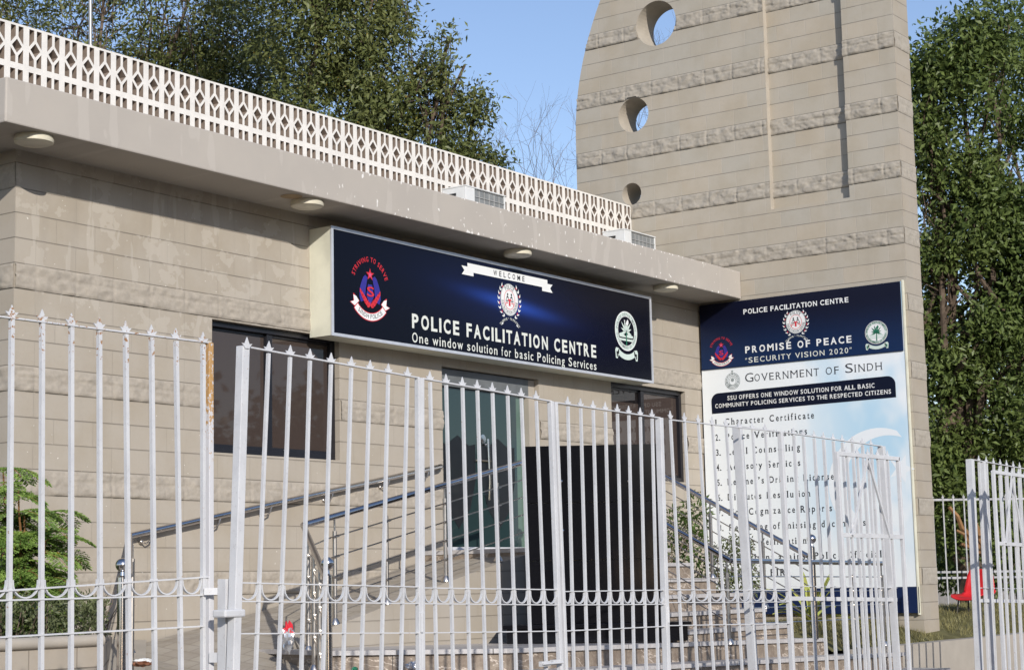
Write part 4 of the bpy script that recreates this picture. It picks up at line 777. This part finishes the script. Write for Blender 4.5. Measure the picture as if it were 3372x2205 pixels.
G1 = fence('gate_leaf', 'white spiked gate leaf in front of the left window, hinged at its thick post', 'gate', YG, ((811, 1150), (1377.6, 1251)), ((776, 1917), (1380, 1931)),
      [((776, 1917), (1380, 1931), 0.006), ((774, 1978), (1380, 1985.5), 0.006), ((768, 2084.6), (1383, 2082), 0.006)],
      [(884.3, 853.4), (955.2, 928), (1020.5, 1000), (1089.9, 1070.9), (1156.6, 1137.4), (1218.2, 1197.7), (1278.4, 1261.9), (1341.6, 1326.2)], [(800, 776.3, 0.046), (1377.6, 1380.2, 0.030)], M_fw, 0.0155, (((776, 1917), (1380, 1931)), ((774, 1978), (1380, 1985.5))), 'folding gate leaves')
tm = MB(); p = ony(813, 1147, YG - 0.026); tip(tm, p, Vector((0, 0, 1)), Vector((1, 0, 0))); tm.build('spear_tip', M_fw, G1)
cl = ony(760, 2018, YG); hb = MB(); a_, b_ = ony(735, 2018, YG), ony(788, 2018, YG); hb.box(a_.x - 0.02, b_.x + 0.01, YG - 0.032, YG + 0.05, cl.z - 0.018, cl.z + 0.018); hb.build('hinge_collar', M_fw, G1, bevel=0.008)
G2 = fence('gate_leaf', 'white spiked gate leaf with scrolls right across the glass door', 'gate', YG - 0.004, ((1377.6, 1251), (1812, 1327)), ((1391, 1934), (1838, 1940)),
      [((1391, 1934), (1838, 1940), 0.006), ((1391, 1986), (1838, 1990), 0.006), ((1391, 2082), (1838, 2076), 0.006)],
      [(1416.2, 1431.6), (1469.1, 1485.6), (1523.1, 1539.6), (1571.9, 1591), (1621.8, 1642.4), (1671.7, 1691.2), (1716.9, 1740), (1765.8, 1788.9)], [(1387.5, 1389.5, 0.024), (1813, 1835, 0.030)], M_fw, 0.0155, (((1391, 1934), (1838, 1940)), ((1391, 1986), (1838, 1990))), 'folding gate leaves')
G3 = fence('gate_leaf', 'white spiked gate leaf with scrolls in front of the right half of the black slab', 'gate', YG, ((1826, 1331), (2177, 1382)), ((1850, 1946), (2195, 1941)),
      [((1850, 1946), (2195, 1941), 0.006), ((1850, 1990), (2195, 1987.5), 0.006), ((1852, 2076), (2197, 2060), 0.006)],
      [(1870.1, 1884), (1912.3, 1927.7), (1953.4, 1968.8), (1993.5, 2007.4), (2033.1, 2047), (2070.6, 2083), (2108.6, 2122), (2147.2, 2160.6)], [(1828, 1852, 0.026), (2171, 2188, 0.040)], M_fw, 0.0155, (((1850, 1946), (2195, 1941)), ((1850, 1990), (2195, 1987.5))), 'folding gate leaves')
G4 = fence('gate_leaf', 'white spiked gate leaf with scrolls across the left half of the notice board', 'gate', YG - 0.004, ((2185, 1379), (2570, 1427)), ((2203, 1940), (2599, 1942)),
      [((2195, 1940), (2599, 1942), 0.006), ((2195, 1982), (2599, 1980), 0.006), ((2197, 2058), (2600, 2051), 0.006)],
      [(2207.8, 2236), (2254.1, 2282.5), (2300, 2334), (2345.9, 2380), (2391, 2426.5), (2435, 2470), (2478, 2511), (2520, 2552)], [(2570, 2596, 0.034)], M_fw, 0.0155, (((2203, 1940), (2599, 1942)), ((2203, 1982), (2599, 1980))), 'folding gate leaves')
G5 = fence('iron_fence', 'white iron fence with flat mid rail across the right half of the notice board', 'fence', -5.10, ((2586, 1429), (2907, 1474)), ((2612, 1928), (2950, 1934)),
      [((2600, 1928), (2950, 1934), 0.006), ((2602, 1969), (2950, 1973), 0.030)],
      [(t, t + 27 + 0.004 * (t - 2600)) for t in (2614, 2645.5, 2681, 2712, 2744, 2774, 2807, 2840, 2868.6)], [(2903, 2936, 0.05), (2428, 2462, 0.055)], M_fw, 0.020)
def brace_leaf(name, label, y, topl, raill, xs, apex, stiles):
    r = fence(name, label, 'gate', y, topl, raill, [(raill[0], raill[1], 0.030)], [(u, u + 0.155 * (2205 - 1500) * 0.30) for u in []] or xs, stiles, M_fw, 0.017, None, 'open gate leaves with an A brace')
    t0 = ony(stiles[0][0], lerp(topl[0][1], topl[1][1], (stiles[0][0] - topl[0][0]) / (topl[1][0] - topl[0][0])), y); t1 = ony(stiles[1][0], lerp(topl[0][1], topl[1][1], (stiles[1][0] - topl[0][0]) / (topl[1][0] - topl[0][0])), y)
    MB().beam(t0, t1, 0.028, 0.028, (0, 1, 0)).build('top_bar', M_fw, r)
    for u, v in apex[1:]: MB().beam(ony(*apex[0], y - 0.016), ony(u, v, y - 0.016), 0.014, 0.022, (0, 1, 0)).build('brace', M_fw, r)
    return r
G6 = brace_leaf('gate_leaf', 'white gate leaf with an A-shaped brace standing open before the tower wall foot', YFr, ((2753, 1492), (2958.5, 1510)), ((2768, 1760), (2971, 1767)),
      [(2788, 2805), (2823, 2838), (2858, 2874), (2890, 2906), (2922.5, 2937)], ((2857, 1508), (2807, 1762), (2930, 1765)), [(2755, 2769, 0.030), (2957, 2971, 0.028)])
G7 = fence('iron_fence', 'white spiked iron fence at the far right edge behind the second braced gate leaf', 'fence', -5.10, ((3190, 1515), (3372, 1544)), ((3212, 1934), (3394, 1937)),
      [((3212, 1934), (3520, 1939), 0.006), ((3214, 1976), (3520, 1980), 0.030)],
      [(t, t + 19) for t in (3223.6, 3248, 3272, 3294, 3315, 3337, 3358, 3380, 3402, 3424, 3446, 3468, 3490)], [(3194, 3213, 0.060), (3236, 3256, 0.045)], M_fw, 0.020)
G8 = brace_leaf('gate_leaf', 'white gate leaf with an A-shaped brace at the right edge of the picture', YFr, ((3268.6, 1552.6), (3372, 1567)), ((3287, 1788), (3372, 1793)),
      [(3291, 3303), (3312, 3324), (3333, 3345), (3354, 3366), (3375, 3388), (3397, 3410), (3418, 3430)], ((3332, 1566), (3313, 1788), (3370, 1792)), [(3270, 3284, 0.030), (3440, 3456, 0.030)])
# latch between the middle leaves
lb = MB(); p = ony(1815, 2182, YG - 0.03); lb.box(p.x - 0.10, p.x - 0.012, YG - 0.036, YG - 0.014, p.z - 0.014, p.z + 0.014); lb.box(p.x + 0.012, p.x + 0.10, YG - 0.036, YG - 0.014, p.z - 0.010, p.z + 0.018); lb.tube([(p.x - 0.10, YG - 0.045, p.z), (p.x + 0.10, YG - 0.045, p.z)], 0.006, 8); lb.build('latch', M_fw, G3)
for G, u, v in ((G1, 1389, 2048), (G3, 2201, 2022)): c = ony(u, v, YG - 0.02); MB().tube([(c.x, c.y, c.z - 0.05), (c.x, c.y, c.z + 0.05)], 0.008, 8).build('hinge', M_fw, G)
# far fence behind the tower wall
ff = thing('iron_fence', 'distant white railing fence behind the tower wall and the red chair', 'fence', tuple(at(3200, 2000, 26.5)), None); fA, fB = at(3070, 1640, 26), at(3520, 1634, 26); dv = (fB - fA); dv.z = 0; Lf = dv.length; dv.normalize()
nb_ = int(Lf / 0.152)
for k in range(nb_ + 1):
    p = fA + dv * (0.152 * k); zt = lerp(fA.z, fB.z, k / nb_); b = MB().beam((p.x, p.y, zt), (p.x, p.y, -0.5), 0.018, 0.018, tuple(dv)).build('bar', M_fgrey, ff)
    tm = MB(); tip(tm, Vector((p.x, p.y, zt)), Vector((0, 0, 1)), dv, 0.055, 0.018); tm.build('spear_tip', M_fgrey, b)
for v, h in ((1645, 0.008), (1883, 0.010), (1902, 0.028)): a_, b_ = at(3070, v, 26), at(3520, v - 6, 26); MB().beam(a_, b_, 0.03, h).build('rail', M_fgrey, ff)
# ---------------------------------------------------------------- red plastic chair
c0 = at(3208, 1965, 23.2); fz = -0.74
ch = thing('plastic_chair', 'red moulded plastic chair standing on the lawn behind the gates', 'chair', (c0.x, c0.y, fz)); f1 = Vector((-1.0, 0.10, 0)).normalized(); s1 = Vector((-f1.y, f1.x, 0))
V = []; nu, nv_ = 14, 18
prof = [(0.25, 0.40), (0.20, 0.425), (0.10, 0.43), (0.0, 0.425), (-0.10, 0.43), (-0.16, 0.455), (-0.195, 0.52), (-0.215, 0.60), (-0.235, 0.70), (-0.245, 0.76), (-0.24, 0.79)]
for k, (d, z) in enumerate(prof):
    w = [0.20, 0.225, 0.235, 0.235, 0.23, 0.225, 0.215, 0.20, 0.18, 0.155, 0.12][k]
    for j in range(nu + 1): t = lerp(-1, 1, j / nu); cup = 0.05 * abs(t) ** 3; q = Vector((c0.x, c0.y, fz)) + s1 * (w * t) + f1 * (d + (cup if k > 5 else 0)) + Vector((0, 0, z + (cup if k <= 5 else 0))); V.append(tuple(q))
o = meshobj('seat_shell', V, [(r * (nu + 1) + c, r * (nu + 1) + c + 1, (r + 1) * (nu + 1) + c + 1, (r + 1) * (nu + 1) + c) for r in range(len(prof) - 1) for c in range(nu)], M_redp, ch); o.data.polygons.foreach_set('use_smooth', [True] * len(o.data.polygons)); md = o.modifiers.new('thick', 'SOLIDIFY'); md.thickness = 0.012
for a in (-1, 1):
    for b in (-1, 1): q = Vector((c0.x, c0.y, fz)); MB().tube([q + s1 * (0.15 * a) + f1 * (0.13 * b) + Vector((0, 0, 0.425)), q + s1 * (0.2 * a) + f1 * (0.2 * b)], 0.011, 8).build('leg', plain('dark_chair_leg', (0.05, 0.045, 0.045), 0.5), ch)
# ---------------------------------------------------------------- pole behind the parapet
pp = ony(303, 150, 2.2); tag(MB().tube([(pp.x, 2.2, 3.79), (pp.x - 0.02, 2.2, 5.35)], 0.028, 10).tube([(pp.x - 0.02, 2.2, 5.33), (pp.x - 0.08, 2.2, 8.5)], 0.019, 10).build('roof_pole', M_galv, smooth=True), 'thin grey metal pole rising behind the white parapet at the left', 'pole')
# ---------------------------------------------------------------- litter
def crumple(name, c, size, mats, label, cat, seed, squash=(1, 1, 1)):
    r = np.random.default_rng(seed); bm = bmesh.new(); bmesh.ops.create_icosphere(bm, subdivisions=3, radius=1.0)
    for v in bm.verts: n = v.co.normalized(); v.co = Vector((n.x * squash[0], n.y * squash[1], n.z * squash[2])) * size * (0.72 + 0.5 * r.random())
    me = bpy.data.meshes.new(name); bm.to_mesh(me); bm.free()
    for m in mats: me.materials.append(m)
    for p in me.polygons: p.material_index = min(len(mats) - 1, int((p.center.z / (size * squash[2]) * 0.5 + 0.5 + 0.25 * (r.random() - .5)) * len(mats))) if len(mats) > 1 else 0
    o = bpy.data.objects.new(name, me); COL.objects.link(o); o.location = c; return tag(o, label, cat)
ctop = lambda t: Vector((lerp(-8.86, -10.15, t), lerp(-1.24, -2.82, t), lerp(zo(-8.86), -0.84, t)))
q = at(948, 2096, 12.75); crumple('snack_wrapper', q, 0.085, [M_foil, M_foil, P_red], 'crumpled red and silver snack wrapper caught at the foot of the ramp railing', 'litter', 5, (0.55, 0.45, 1.25))
q = at(470, 2180, 12.9); crumple('paper_packet', q, 0.055, [M_brown, M_brown, P_white], 'torn brown and white paper packet lying on the ramp floor', 'litter', 8, (1.7, 1.0, 0.55))
q = at(1168, 2203, 12.6); crumple('plastic_scrap', q, 0.022, [P_green], 'small green plastic scrap on the lower step edge', 'litter', 12, (1.2, 0.8, 0.9))
q = at(1362, 2188, 13.2); crumple('plastic_bag', q, 0.055, [M_foil], 'crumpled grey plastic bag lying against the bottom step', 'litter', 14, (1.5, 0.8, 0.55))
# ================================================================ plants
def leaves(C, Dm, L, Wd, droop=0.0, fold=0.25, Nb=None):      # centres, directions, lengths, widths -> two-triangle folded leaves
    n = len(C); Dm = Dm / np.linalg.norm(Dm, axis=1, keepdims=True); rv_ = rng.normal(size=(n, 3)) if Nb is None else Nb + rng.normal(size=(n, 3)) * 0.45; Sd = np.cross(Dm, rv_); Sd /= np.linalg.norm(Sd, axis=1, keepdims=True); N = np.cross(Sd, Dm)
    L = np.asarray(L).reshape(-1, 1) * np.ones((n, 1)); Wd = np.asarray(Wd).reshape(-1, 1) * np.ones((n, 1))
    a = C; b = C + Dm * L * 0.45 + Sd * Wd + N * Wd * fold; c = C + Dm * L - np.array([0, 0, 1]) * L * droop; d = C + Dm * L * 0.45 - Sd * Wd + N * Wd * fold
    V = np.stack([a, b, c, d], 1).reshape(-1, 3); i = np.arange(n) * 4; Fq = np.concatenate([np.stack([i, i + 1, i + 2], 1), np.stack([i, i + 2, i + 3], 1)]); return V, Fq
def crown(blobs, ncl, nl, L, Wd, spread, gap=0.42, shell=0.35, seed=1, cell=0.62):
    r = np.random.default_rng(seed); Cs = []; Ds = []; Ns = []; tips_ = []
    g = r.random((24, 24, 24))
    for bi, (c, rad, dens) in enumerate(blobs):
        m = int(ncl * dens); d = r.normal(size=(m, 3)); d /= np.linalg.norm(d, axis=1, keepdims=True); rr = (shell + (1 - shell) * r.random((m, 1)) ** 0.6); q = np.array(c) + d * rr * np.array(rad)
        ix = np.floor((q + 100) / cell).astype(int) % 24; keep = g[ix[:, 0], ix[:, 1], ix[:, 2]] > gap; q = q[keep]; d = d[keep]
        tips_.append((np.array(c), q)); k = nl; e = np.repeat(q, k, 0) + r.normal(size=(len(q) * k, 3)) * spread; dd = np.repeat(d, k, 0) * 0.5 + r.normal(size=(len(q) * k, 3)) * 0.8 + np.array([0, 0, 0.15]); Cs.append(e); Ds.append(dd); o_ = np.repeat(d, k, 0) + np.array([0, 0, 0.45]); Ns.append(o_)
    C = np.concatenate(Cs); Dm = np.concatenate(Ds); s = 0.65 + 0.7 * r.random(len(C)); Nb = np.concatenate(Ns); V, Fq = leaves(C, Dm, L * s, Wd * s, 0.15, 0.15, Nb); return V, Fq, tips_
def limb(mb, a, b, r0, r1, r, n=6, wob=0.12, seg=7):
    a, b = Vector(a), Vector(b); d = (b - a).length; pts = []; rs = []
    for k in range(n + 1):
        t = k / n; j = Vector((r.normal(), r.normal(), r.normal())) * (wob * d * 0.25 * math.sin(math.pi * t)); pts.append(a.lerp(b, t) + j); rs.append(lerp(r0, r1, t))
    mb.tube(pts, rs, seg); return pts
def tree(name, label, blobs, base, leafm, barkm, ncl, nl, L, Wd, spread, tr, gap, seed, group=None, twigs=10, fork=0.35):
    r = np.random.default_rng(seed); root = thing(name, label, 'tree', base, group)
    V, Fq, tp = crown(blobs, ncl, nl, L, Wd, spread, gap, 0.3, seed); meshobj('crown', V, Fq, leafm, root)
    mb = MB(); cen = np.mean([b[0] for b in blobs], 0); fk = Vector(base).lerp(Vector(cen), fork); fk.x = lerp(base[0], cen[0], 0.2); fk.y = base[1]
    limb(mb, base, fk, tr, tr * 0.75, r, 8, 0.10, 10)
    for c, q in tp:
        p = limb(mb, fk, c, tr * 0.36, tr * 0.10, r, 8, 0.2)
        for j in range(min(twigs, len(q))):
            e = q[r.integers(len(q))]; s_ = p[-1 - r.integers(3)]; limb(mb, s_, e, tr * 0.07, 0.005, r, 4, 0.25, 4)
    mb.build('trunk', barkm, root, smooth=False); return root
def bl(u, v, ru, dep, rd=1.0, dens=1.0, rv=None): k = dep / F; c = at(u, v, dep); return (tuple(c), (ru * k, ru * k * rd, (rv or ru) * k), dens * (ru / 200.0) ** 2)
D1 = 31.0
b1 = [bl(1060, 20, 290, D1), bl(1260, 230, 215, D1), bl(1120, 380, 260, D1), bl(1400, 370, 140, D1), bl(1370, 520, 170, D1), bl(1530, 545, 85, D1, dens=1.3), bl(1460, 250, 70, D1, dens=1.2), bl(1480, 130, 34, D1, dens=1.6), bl(1565, 350, 52, D1, dens=1.4), bl(1635, 545, 34, D1, dens=1.6), bl(1530, 215, 34, D1, dens=1.4), bl(1000, -250, 330, D1, dens=.7), bl(1250, -80, 170, D1)]
bp = at(1150, 1500, D1); tree('broadleaf_tree', 'big olive green tree behind the parapet with its ragged right side against the sky', b1, (bp.x, bp.y, GZ), L_olive, M_bark, 700, 14, 0.105, 0.020, 0.14, 0.24, 0.42, 3, 'trees behind the building', 9)
D2 = 35.0
b2 = [bl(720, 120, 250, D2), bl(500, 60, 230, D2, dens=.62), bl(520, 270, 210, D2, dens=.75), bl(260, 90, 220, D2, dens=.72), bl(330, 300, 200, D2), bl(60, 140, 190, D2, dens=.66), bl(760, 380, 230, D2), bl(860, 250, 200, D2), bl(-60, -80, 200, D2, dens=.7), bl(350, -150, 260, D2, dens=.7), bl(100, 330, 200, D2), bl(650, -200, 250, D2, dens=.7), bl(600, 480, 200, D2)]
bp = at(420, 1500, D2); t2 = tree('broadleaf_tree', 'thinner olive tree full of dry brown twigs behind the parapet at the left', b2, (bp.x, bp.y, GZ), L_olive, M_twig, 640, 12, 0.105, 0.019, 0.15, 0.22, 0.46, 5, 'trees behind the building', 30)
D3 = 28.5
b3 = [bl(3150, 170, 110, D3), bl(3060, 270, 70, D3, dens=1.1), bl(3290, 90, 110, D3, dens=.9), bl(3260, 330, 190, D3), bl(3110, 480, 110, D3, dens=.8), bl(3330, 560, 170, D3), bl(3190, 700, 150, D3, dens=.8), bl(3080, 720, 80, D3, dens=.7), bl(3330, 850, 170, D3), bl(3120, 930, 130, D3), bl(3230, 1040, 150, D3), bl(3370, 1150, 150, D3), bl(3110, 1200, 120, D3, dens=.9), bl(3250, 1300, 150, D3, dens=.8), bl(3120, 1430, 120, D3, dens=.9), bl(3350, 1430, 140, D3), bl(3090, 1610, 110, D3, dens=1.1), bl(3300, 1620, 110, D3, dens=.9), bl(3480, 300, 200, D3), bl(3500, 800, 220, D3), bl(3520, 1350, 220, D3), bl(3140, 1760, 90, D3, dens=.8)]
b3 += [bl(3050, 420, 70, D3, dens=1.1), bl(3055, 640, 70, D3), bl(3060, 850, 75, D3), bl(3065, 1060, 75, D3), bl(3075, 1330, 75, D3), bl(3040, 230, 45, D3), bl(3085, 1500, 70, D3)]
bp = at(3205, 2020, D3); tree('broadleaf_tree', 'tall dark green tree right of the tower wall with a forked brown trunk', b3, (bp.x, bp.y, -0.6), L_dark, M_bark, 700, 15, 0.115, 0.023, 0.15, 0.22, 0.44, 9, None, 8, 0.30)
D4 = 37.0
b4 = [bl(3330, 30, 130, D4), bl(3400, 250, 180, D4), bl(3200, 1500, 170, D4), bl(3350, 1250, 190, D4), bl(3080, 1350, 160, D4), bl(3250, 1750, 170, D4), bl(3420, 1700, 190, D4), bl(3050, 1780, 120, D4), bl(3080, 1050, 120, D4, dens=.6), bl(3380, 1000, 170, D4, dens=.8)]
bp = at(3390, 2020, D4); tree('broadleaf_tree', 'darker tree further back filling the gaps at the right edge', b4, (bp.x, bp.y, -0.6), L_dark, M_bark, 380, 12, 0.15, 0.032, 0.16, 0.24, 0.45, 13, None, 5)
# broken branch by the trunk
q = at(3225, 1760, 27.6); m = MB(); r = np.random.default_rng(2)
for u, v, w in ((3125, 1668, 0.03), (3200, 1700, 0.035), (3165, 1790, 0.025), (3150, 1745, 0.02)): limb(m, at(3250, 1830, 27.6), at(u, v, 27.5), 0.06, w, r, 5, 0.15, 6)
tag(m.build('broken_branch', M_wood), 'orange-brown broken branch leaning at the foot of the right tree', 'branch')
# bare trees
def bare(name, label, base, tipp, r0, seed, depth=6, group=None):
    r = np.random.default_rng(seed); mb = MB()
    def grow(p, d, l, rad, lev):
        q = p + d * l; mid = p.lerp(q, 0.5) + Vector((r.normal(), r.normal(), r.normal())) * l * 0.05; mb.tube([p, mid, q], [rad, rad * 0.85, rad * 0.68], 5 if lev < 3 else 3, cap=False)
        if lev >= depth: return
        for k in range(2 if lev < 2 else int(r.integers(2, 4))):
            nd = (d + Vector((r.normal(), r.normal(), r.normal())) * (0.20 + 0.07 * lev) + Vector((0, 0, 0.12))).normalized(); grow(q, nd, l * r.uniform(0.62, 0.82), rad * 0.60, lev + 1)
    base, tipp = Vector(base), Vector(tipp); d = (tipp - base); grow(base, d.normalized(), d.length * 0.29, r0, 0); return tag(mb.build(name, M_bare), label, 'tree', group)
D5 = 44.0
b_ = at(1650, 1500, D5); bare('bare_tree', 'small leafless tree against the sky between the big tree and the tower', (b_.x, b_.y, GZ), at(1660, 420, D5), 0.09, 4, 7, 'leafless trees')
b_ = at(1860, 1500, D5 + 3); bare('bare_tree', 'leafless tree whose twigs show left of the tower edge and through its lower holes', (b_.x, b_.y, GZ), at(1880, 330, D5 + 3), 0.11, 8, 7, 'leafless trees')
b_ = at(2180, 1500, D5); bare('bare_tree', 'leafless tree seen only through the largest round hole of the tower', (b_.x, b_.y, GZ), at(2215, 40, D5), 0.10, 15, 7, 'leafless trees')
# ---- hedge in the planter
n = 15000; C = np.stack([rng.uniform(-13.6, -10.35, n), rng.uniform(-1.62, -0.35, n), rng.uniform(0, 1, n)], 1)
C = C[(C[:, 0] + 11.25) < (C[:, 1] + 1.62) * 0.95]; hz_ = 0.25 + 0.14 * vnoise(C[:, 0] + 50, C[:, 1] + 50, 5, 0.22) - 0.10 * np.clip((C[:, 0] + 11.2) / 1.0, 0, 1); hz_ *= np.clip((C[:, 1] + 1.72) / 0.15, 0.4, 1); C[:, 2] = -0.34 + (C[:, 2] ** 0.6) * hz_
V, Fq = leaves(C, rng.normal(size=(len(C), 3)) + np.array([0, -0.3, 0.5]), rng.uniform(0.03, 0.06, len(C)), 0.0075)
hg = thing('hedge', 'dense low grey-green hedge in the planter at the left', 'hedge', (-12, -1, -0.35)); meshobj('foliage', V, Fq, L_hedge, hg)
m = MB(); r = np.random.default_rng(21)
for k in range(60): x, y = r.uniform(-13.4, -11.2), r.uniform(-1.5, -0.5); limb(m, (x, y, -0.345), (x + r.normal() * 0.1, y + r.normal() * 0.1, -0.12 + 0.1 * r.random()), 0.007, 0.003, r, 3, 0.2, 4)
for k in range(14): x, y = r.uniform(-11.0, -10.6), r.uniform(-1.2, -0.6); limb(m, (x, y, -0.34), (x + r.normal() * 0.12 + .1, y + r.normal() * 0.1, -0.12 + 0.15 * r.random()), 0.005, 0.002, r, 3, 0.2, 4)
m.build('stems', M_twig, hg)
# ---- feathery sapling
fb = at(88, 2075, 12.55); sp = thing('feathery_sapling', 'bright green feathery sapling growing out of the hedge against the left wall corner', 'sapling', (fb.x, fb.y, -0.34))
m = MB(); r = np.random.default_rng(33); Cs, Ds, Ls = [], [], []
stems = []
for (u, v, u2, v2) in ((88, 2075, 10, 1545), (86, 2075, 60, 1600), (88, 2075, 80, 1700), (92, 2075, 150, 1690), (92, 2075, 150, 1780), (84, 2075, -40, 1760), (90, 2075, 60, 1880), (95, 2075, 110, 1920), (80, 2075, -90, 1900)):
    dep = 12.55 + r.normal() * 0.12; p = limb(m, at(u, v, 12.55), at(u2, v2, dep), 0.014, 0.006, r, 6, 0.12, 6); stems.append(p)
for p in stems:
    for k in range(30):
        s_ = p[r.integers(1, len(p))]; an = r.uniform(0, 6.28); d0 = Vector((math.cos(an), math.sin(an) * 0.8, r.uniform(0.15, 0.7))).normalized(); ln_ = r.uniform(0.24, 0.38); q = Vector(s_); pts = [q.copy()]
        for j in range(9):
            d0 = (d0 + Vector((0, 0, -0.13))).normalized(); q = q + d0 * (ln_ / 9); pts.append(q.copy())
            sd_ = d0.cross(Vector((0, 0, 1))).normalized(); pl_ = 0.13 * math.sin(math.pi * (j + 1.2) / 10.5)
            for sgn in (-1, 1):
                pd = (sd_ * sgn + d0 * 0.45 + Vector((0, 0, -0.1))).normalized(); nn = pd.cross(d0).normalized()
                for t in np.linspace(0.12, 1, 9):
                    b_ = q + pd * (pl_ * t)
                    for s2 in (-1, 1): Cs.append(tuple(b_)); Ds.append(tuple(d0 * s2 + pd * 0.5)); Ls.append(0.021)
        m.tube(pts, 0.0022, 4)
V, Fq = leaves(np.array(Cs), np.array(Ds), np.array(Ls), 0.0060, 0, 0.1); meshobj('foliage', V, Fq, L_fern, sp); m.build('stem', plain('orange_stem', (0.26, 0.13, 0.05), 0.8), sp)
# ---- shrubs right of the stairs
def shrub(label, pts, n, L, Wd, mat, seed, base):
    r = np.random.default_rng(seed); root = thing('shrub', label, 'shrub', base); Cs = []; Ds = []; m = MB()
    for c, rad in pts:
        k = int(n * rad[0] * rad[2] * 10); d = r.normal(size=(k, 3)); d /= np.linalg.norm(d, axis=1, keepdims=True); Cs.append(np.array(c) + d * np.array(rad) * (r.random((k, 1)) ** 0.4)); Ds.append(d + r.normal(size=(k, 3)) * 0.7)
        for j in range(5): limb(m, (base[0] + r.normal() * 0.1, base[1] + r.normal() * 0.1, base[2]), tuple(np.array(c) + r.normal(size=3) * np.array(rad) * 0.6), 0.010, 0.003, r, 5, 0.15, 4)
    C = np.concatenate(Cs); V, Fq = leaves(C, np.concatenate(Ds), L * (0.6 + 0.8 * r.random(len(C))), Wd, 0.15); meshobj('foliage', V, Fq, mat, root); m.build('stem', M_twig, root)
def sb(u, v, ru, rv, dep): k = dep / F; return (tuple(at(u, v, dep)), (ru * k, ru * k, rv * k))
shrub('tall light green bush by the right end of the front wall, beside the notice board', [sb(2225, 1740, 60, 75, 20.3), sb(2290, 1690, 50, 75, 20.4), sb(2215, 1850, 50, 80, 20.2), sb(2300, 1830, 50, 80, 20.3), sb(2250, 1930, 60, 60, 20.1)], 620, 0.075, 0.014, L_bush, 41, (-2.55, -0.85, -0.5))
shrub('rounded grey-green bush behind the stair railing in front of the notice board', [sb(2395, 1850, 75, 80, 19.9), sb(2440, 1800, 45, 60, 20.0), sb(2360, 1920, 60, 60, 19.8), sb(2460, 1900, 50, 70, 19.8)], 900, 0.045, 0.011, L_hedge, 43, (-2.0, -1.55, -0.5))
shrub('dark undergrowth bush behind the distant white railing', [sb(3110, 1830, 110, 130, 29.5), sb(3230, 1850, 120, 120, 29.8), sb(3340, 1800, 120, 150, 29.6), sb(3440, 1830, 120, 150, 29.9)], 260, 0.12, 0.028, L_dark, 47, tuple(at(3230, 2000, 29.6)))
# ---- striped agave-like plant
ag = thing('striped_agave', 'yellow and green striped spiky plant in front of the notice board behind the railing', 'plant', (-1.35, -2.05, -0.53)); r = np.random.default_rng(51); m = MB()
for k in range(20):
    an = 2 * math.pi * k / 20 + r.normal() * 0.2; el = r.uniform(0.35, 1.25); l = r.uniform(0.55, 0.85); p = Vector((-1.35, -2.05, -0.52)); d0 = Vector((math.cos(an) * math.cos(el), math.sin(an) * math.cos(el), math.sin(el))); sd_ = d0.cross(Vector((0, 0, 1))).normalized(); pts = []
    for j in range(8): t = j / 7; pts.append((p + d0 * (l * t) + Vector((0, 0, -0.35 * l * t ** 2.5 * (1.3 - el / 1.6))), 0.032 * (1 - t) ** 0.6 * (0.7 + t) + 0.001))
    for (a, wa), (b, wb_) in zip(pts, pts[1:]):
        dn = Vector((0, 0, 0.012)); m.quad(a - sd_ * wa + dn, b - sd_ * wb_ + dn, b, a, 0); m.quad(a, b, b + sd_ * wb_ + dn, a + sd_ * wa + dn, 0)
m.build('leaf_rosette', L_agave, ag)
# ---------------------------------------------------------------- what the glass and the granite mirror: the far side of the street
ws = thing('street_house', 'long brown house across the street behind the viewer', 'house', (40, -50, GZ)); MB().box(22, 66, -58, -50, GZ, 5.2).build('wall', plain('brown_render', (0.26, 0.18, 0.135), 0.9), ws); MB().box(21.6, 66.4, -58.4, -49.6, 5.2, 5.5).build('roof', M_plaster, ws)
spots = [(-66, -22, 2.2), (-58, -36, 2.3), (-30, -56, 2.4), (-12, -52, 2.3), (8, -60, 2.6), (30, -64, 2.6), (46, -65, 2.7), (62, -63, 2.6), (76, -50, 2.4)]; words = ['closest to the road bend', 'beside the road bend', 'left of the road', 'opposite the planter', 'left of the brown house', 'behind the near end of the brown house', 'behind the middle of the brown house', 'behind the far end of the brown house', 'farthest down the street']
for k, (x, y, sc) in enumerate(spots):  # trees added out of view to block low sky light and deepen shade
    bb = [((x + dx * sc, y + dy * sc, GZ + (2.6 + dz) * sc), (2.7 * sc, 2.2 * sc, 1.9 * sc), 1.0) for dx, dy, dz in ((0, 0, 0), (2.2, 0.4, -0.7), (-2.2, -0.5, -0.6), (0.3, 0.2, 0.9), (1.2, -.5, -1.3), (-1.2, .5, -1.3))]
    tree('sky_block_tree', 'unseen street tree added to block low sky, ' + words[k], bb, (x, y, GZ), L_street, M_bark, 260, 8, 0.30 * sc, 0.11 * sc, 0.30 * sc, 0.2, 0.12, 70 + k, 'added trees across the street', 2)
# pale wall far behind the right hand trees
fw = thing('boundary_wall', 'pale distant boundary wall seen between the tree trunks at the right', 'wall', tuple(at(3250, 1900, 48))); a_, b_ = at(2950, 1900, 48), at(3700, 1900, 48); MB().beam((a_.x, a_.y, -0.5), (b_.x, b_.y, -0.5), 0.3, 2.2, (1, 0, 0)).build('wall_body', plain('pale_wall', (0.22, 0.21, 0.20), 0.9), fw)
